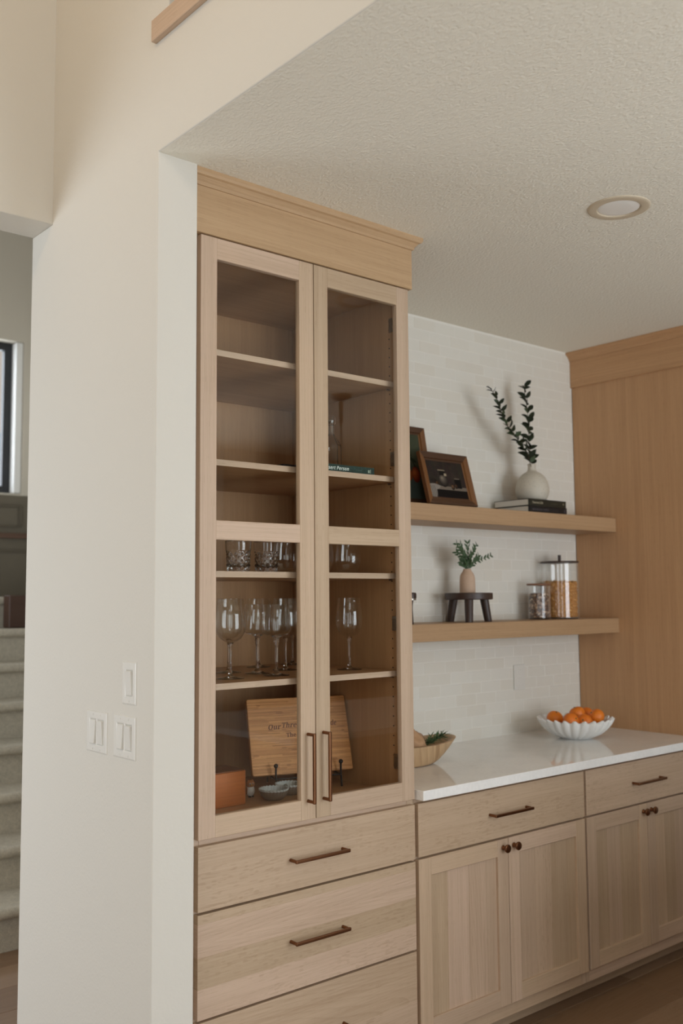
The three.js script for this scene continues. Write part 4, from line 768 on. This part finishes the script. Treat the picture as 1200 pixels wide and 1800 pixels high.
{
  const yaw = 0.318, lean = 0.311, W = 0.36, Hh = 0.257;
  const t = thing('cutting_board', 'engraved bamboo cutting board leaning on a black easel', 'cutting board', [0.436, 0.958, -0.362]);
  t.rotation.order = 'YXZ'; t.rotation.y = -yaw; t.rotation.x = -lean;
  const s = new THREE.Shape(), r = 0.008; s.moveTo(r, 0); s.lineTo(W - r, 0); s.absarc(W - r, r, r, -Math.PI / 2, 0); s.lineTo(W, Hh - r); s.absarc(W - r, Hh - r, r, 0, Math.PI / 2); s.lineTo(r, Hh); s.absarc(r, Hh - r, r, Math.PI / 2, Math.PI); s.lineTo(0, r); s.absarc(r, r, r, Math.PI, Math.PI * 1.5);
  const g = new THREE.ExtrudeGeometry(s, { depth: 0.013, bevelEnabled: true, bevelSize: 0.0025, bevelOffset: -0.0025, bevelThickness: 0.0025, bevelSegments: 3, curveSegments: 6 });
  const u = g.attributes.uv; for (let i = 0; i < u.count; i++) u.setXY(i, u.getX(i) / W, u.getY(i) / Hh);
  const m = new THREE.Mesh(g, std(lin(0.98, 0.86, 0.74), 0.5, { map: boardTex })); m.name = 'board'; m.position.set(0, 0, -0.0155); m.castShadow = m.receiveShadow = true; t.add(m);
  // easel: two upright hooks joined by a bar, with rear struts
  const e = thing('easel_stand', 'black iron easel with ball-tipped hooks holding the cutting board', 'easel', [0.6, 0.905, -0.33]);
  const at = (x, off) => [x, -0.362 + (x - 0.436) * 0.3286 + off];
  for (const x of [0.5, 0.72]) {
    const [hx, hz] = at(x, 0.021), k = [0.2, 0.95];
    const L = (p) => [hx + p[1] * 0.31 * -1, p[0], hz + p[1]];
    mesh('front_leg', e, tube([[hx, 0.989, hz], [hx, 0.96, hz], [hx + 0.002, 0.908, hz + 0.002]], 0.0034), M.iron);
    mesh('ball_tip', e, new THREE.SphereGeometry(0.0075, 20, 14), M.iron, [hx, 0.991, hz]);
    mesh('ledge_arm', e, tube([[hx, 0.948, hz], [hx + 0.008, 0.948, hz - 0.03], [hx + 0.03, 0.95, hz - 0.085]], 0.0032), M.iron);
    mesh('back_post', e, tube([[hx + 0.012, 0.944, hz - 0.045], [hx + 0.035, 1.02, hz - 0.072], [hx + 0.055, 1.13, hz - 0.108]], 0.0032), M.iron);
    mesh('rear_strut', e, tube([[hx + 0.05, 1.09, hz - 0.1], [hx + 0.065, 1.0, hz - 0.13], [hx + 0.085, 0.908, hz - 0.165]], 0.0032), M.iron);
  }
  const [ax, az] = at(0.5, 0.021), [bx, bz] = at(0.72, 0.021); mesh('cross_bar', e, tube([[ax, 0.948, az], [(ax + bx) / 2, 0.948, (az + bz) / 2], [bx, 0.948, bz]], 0.003), M.iron);
}
{
  const t = thing('wooden_box', 'reddish wooden recipe box on the cabinet floor next to the owl', 'box', [0.236, 0.905, -0.293]), m = std(lin(0.56, 0.165, 0.032), 0.35, { map: oakRift });
  box('box_body', t, [0.15, 0.3215, 0.9052, 1.0085, -0.348, -0.237], m, { g: 'x', c: 0.0015 }); box('lid', t, [0.1515, 0.32, 1.0087, 1.0125, -0.3465, -0.2385], std(lin(0.2, 0.07, 0.025), 0.3, { map: oakRift }), { g: 'x', c: 0.001 });
}
{ // owl figurine
  const C = [0.3985, 0.9052, -0.322], t = thing('owl_figurine', 'tiny owl figurine with brown head and white breast beside the wooden box', 'figurine', C), brown = std(lin(0.36, 0.13, 0.035), 0.5), white = std(lin(0.7, 0.68, 0.62), 0.5), black = M.dark;
  const P = (n, g, m, x, y, z) => mesh(n, t, g, m, [C[0] + x, C[1] + y, C[2] + z]);
  P('body', lathe(smoothPts([[0.0001, 0.003], [0.008, 0.003], [0.0135, 0.012], [0.014, 0.022], [0.0105, 0.032], [0.0001, 0.035]], 24), 28), white, 0, 0, 0);
  P('head', new THREE.SphereGeometry(0.0138, 26, 20).scale(1.05, 0.95, 0.95), brown, 0, 0.0405, 0);
  for (const s of [-1, 1]) {
    P('ear_tuft', new THREE.ConeGeometry(0.004, 0.009, 12), brown, s * 0.0085, 0.052, 0);
    P('eye', new THREE.SphereGeometry(0.003, 14, 10), white, s * 0.005 - 0.004, 0.0425, 0.0112); P('pupil', new THREE.SphereGeometry(0.0019, 10, 8), black, s * 0.005 - 0.0048, 0.0425, 0.0132);
    P('wing', new THREE.SphereGeometry(0.0085, 16, 12).scale(0.35, 1.3, 0.8), brown, s * 0.0128, 0.02, -0.003); P('foot', new THREE.SphereGeometry(0.0045, 12, 8).scale(1, 0.5, 1.3), black, s * 0.006 - 0.003, 0.0023, 0.009);
  }
  P('beak', new THREE.ConeGeometry(0.0018, 0.005, 10).rotateX(2.6), std(lin(0.5, 0.35, 0.06), 0.5), -0.004, 0.038, 0.0125);
}
{ // two scalloped stoneware bowls
  const glaze = std(lin(0.58, 0.63, 0.6), 0.3, { map: speckle }), clay = std(lin(0.25, 0.19, 0.135), 0.55, { map: speckle });
  const shell = (R, H, out) => { const rows = [], pos = [], idx = [], nA = 140; for (const q of out) rows.push(q); rows.forEach(([r, y]) => { for (let j = 0; j <= nA; j++) { const th = (j / nA) * 6.28319, k = Math.pow(Math.min(1, r / R), 3) * (y > H * 0.6 ? 1 : 0.3), w = Math.cos(th * 26) * 0.0011 * k; pos.push(Math.cos(th) * (r + w), y + w, Math.sin(th) * (r + w)); } }); for (let i = 0; i < rows.length - 1; i++) for (let j = 0; j < nA; j++) { const a = i * (nA + 1) + j, b = a + nA + 1; idx.push(a, b, a + 1, b, b + 1, a + 1); } const g = new THREE.BufferGeometry(); g.setAttribute('position', new THREE.Float32BufferAttribute(pos, 3)); const uv = []; for (let i = 0; i < pos.length; i += 3) uv.push(pos[i] * 8, pos[i + 2] * 8 + pos[i + 1] * 8); g.setAttribute('uv', new THREE.Float32BufferAttribute(uv, 2)); g.setIndex(idx); g.computeVertexNormals(); return g; };
  for (const [x, z, l] of [[0.428, -0.235, 'blue-grey scalloped dish nearer the owl on the cabinet floor'], [0.518, -0.27, 'blue-grey scalloped dish farther from the owl, before the cutting board']]) {
    const t = thing('small_dish', l, 'dish', [x, 0.9052, z], 'small scalloped dishes'), R = 0.0465, H = 0.036;
    mesh('outside', t, shell(R, H, smoothPts([[0.0001, 0], [0.023, 0], [0.0365, 0.009], [0.044, 0.021], [R, H - 0.006]], 20)), clay, [x, 0.9052, z]);
    mesh('glazed_inside', t, shell(R, H, [[R, H - 0.006], [R + 0.0012, H - 0.001], [R - 0.001, H], [R - 0.0035, H - 0.002], ...smoothPts([[R - 0.005, H - 0.008], [0.034, 0.014], [0.02, 0.006], [0.0001, 0.005]], 16)]), glaze, [x, 0.9052, z]);
    if (x < 0.5) mesh('twig_handle', t, tube([[0.0475, H - 0.004, -0.016], [0.05, H + 0.004, -0.004], [0.05, H + 0.004, 0.006], [0.0475, H - 0.004, 0.018]], 0.0022, 20, 8), glaze, [x, 0.9052, z]);
  }
}

// ------------------------------------------------------------------ outside the stair window
{
  const t = thing('neighbor_house', 'pale house with slate blue roof beyond the stair window', 'house', [6, 0, -20]), pale = std(lin(0.86, 0.74, 0.66), 0.9), slate = std(lin(0.3, 0.38, 0.46), 0.8);
  box('wall', t, [2, 14, -0.9, 4.8, -24, -20], pale, { c: 0 });
  const rf = new THREE.Shape([[-19.7, 4.72], [-19.7, 4.82], [-21.6, 5.7], [-21.6, 5.6]].map(([q, y]) => new THREE.Vector2(-q, y)));
  mesh('roof', t, new THREE.ExtrudeGeometry(rf, { depth: 12.4, bevelEnabled: false }).rotateY(Math.PI / 2), slate, [1.8, 0, 0]);
  const gs = new THREE.Shape([[6.5, 5.5], [7.35, 7.9], [9.5, 9.6], [12, 7.9], [12, 5.5]].map(([x, y]) => new THREE.Vector2(x, y)));
  mesh('gable', t, new THREE.ExtrudeGeometry(gs, { depth: 2, bevelEnabled: false }), pale, [0, 0, -23.6]);
  box('garden', null, [-30, 40, -1.2, -0.9, -40, -5.2], std(lin(0.3, 0.3, 0.22), 1), { c: 0 }).userData.kind = 'structure';
}
renderer.render(scene, camera);
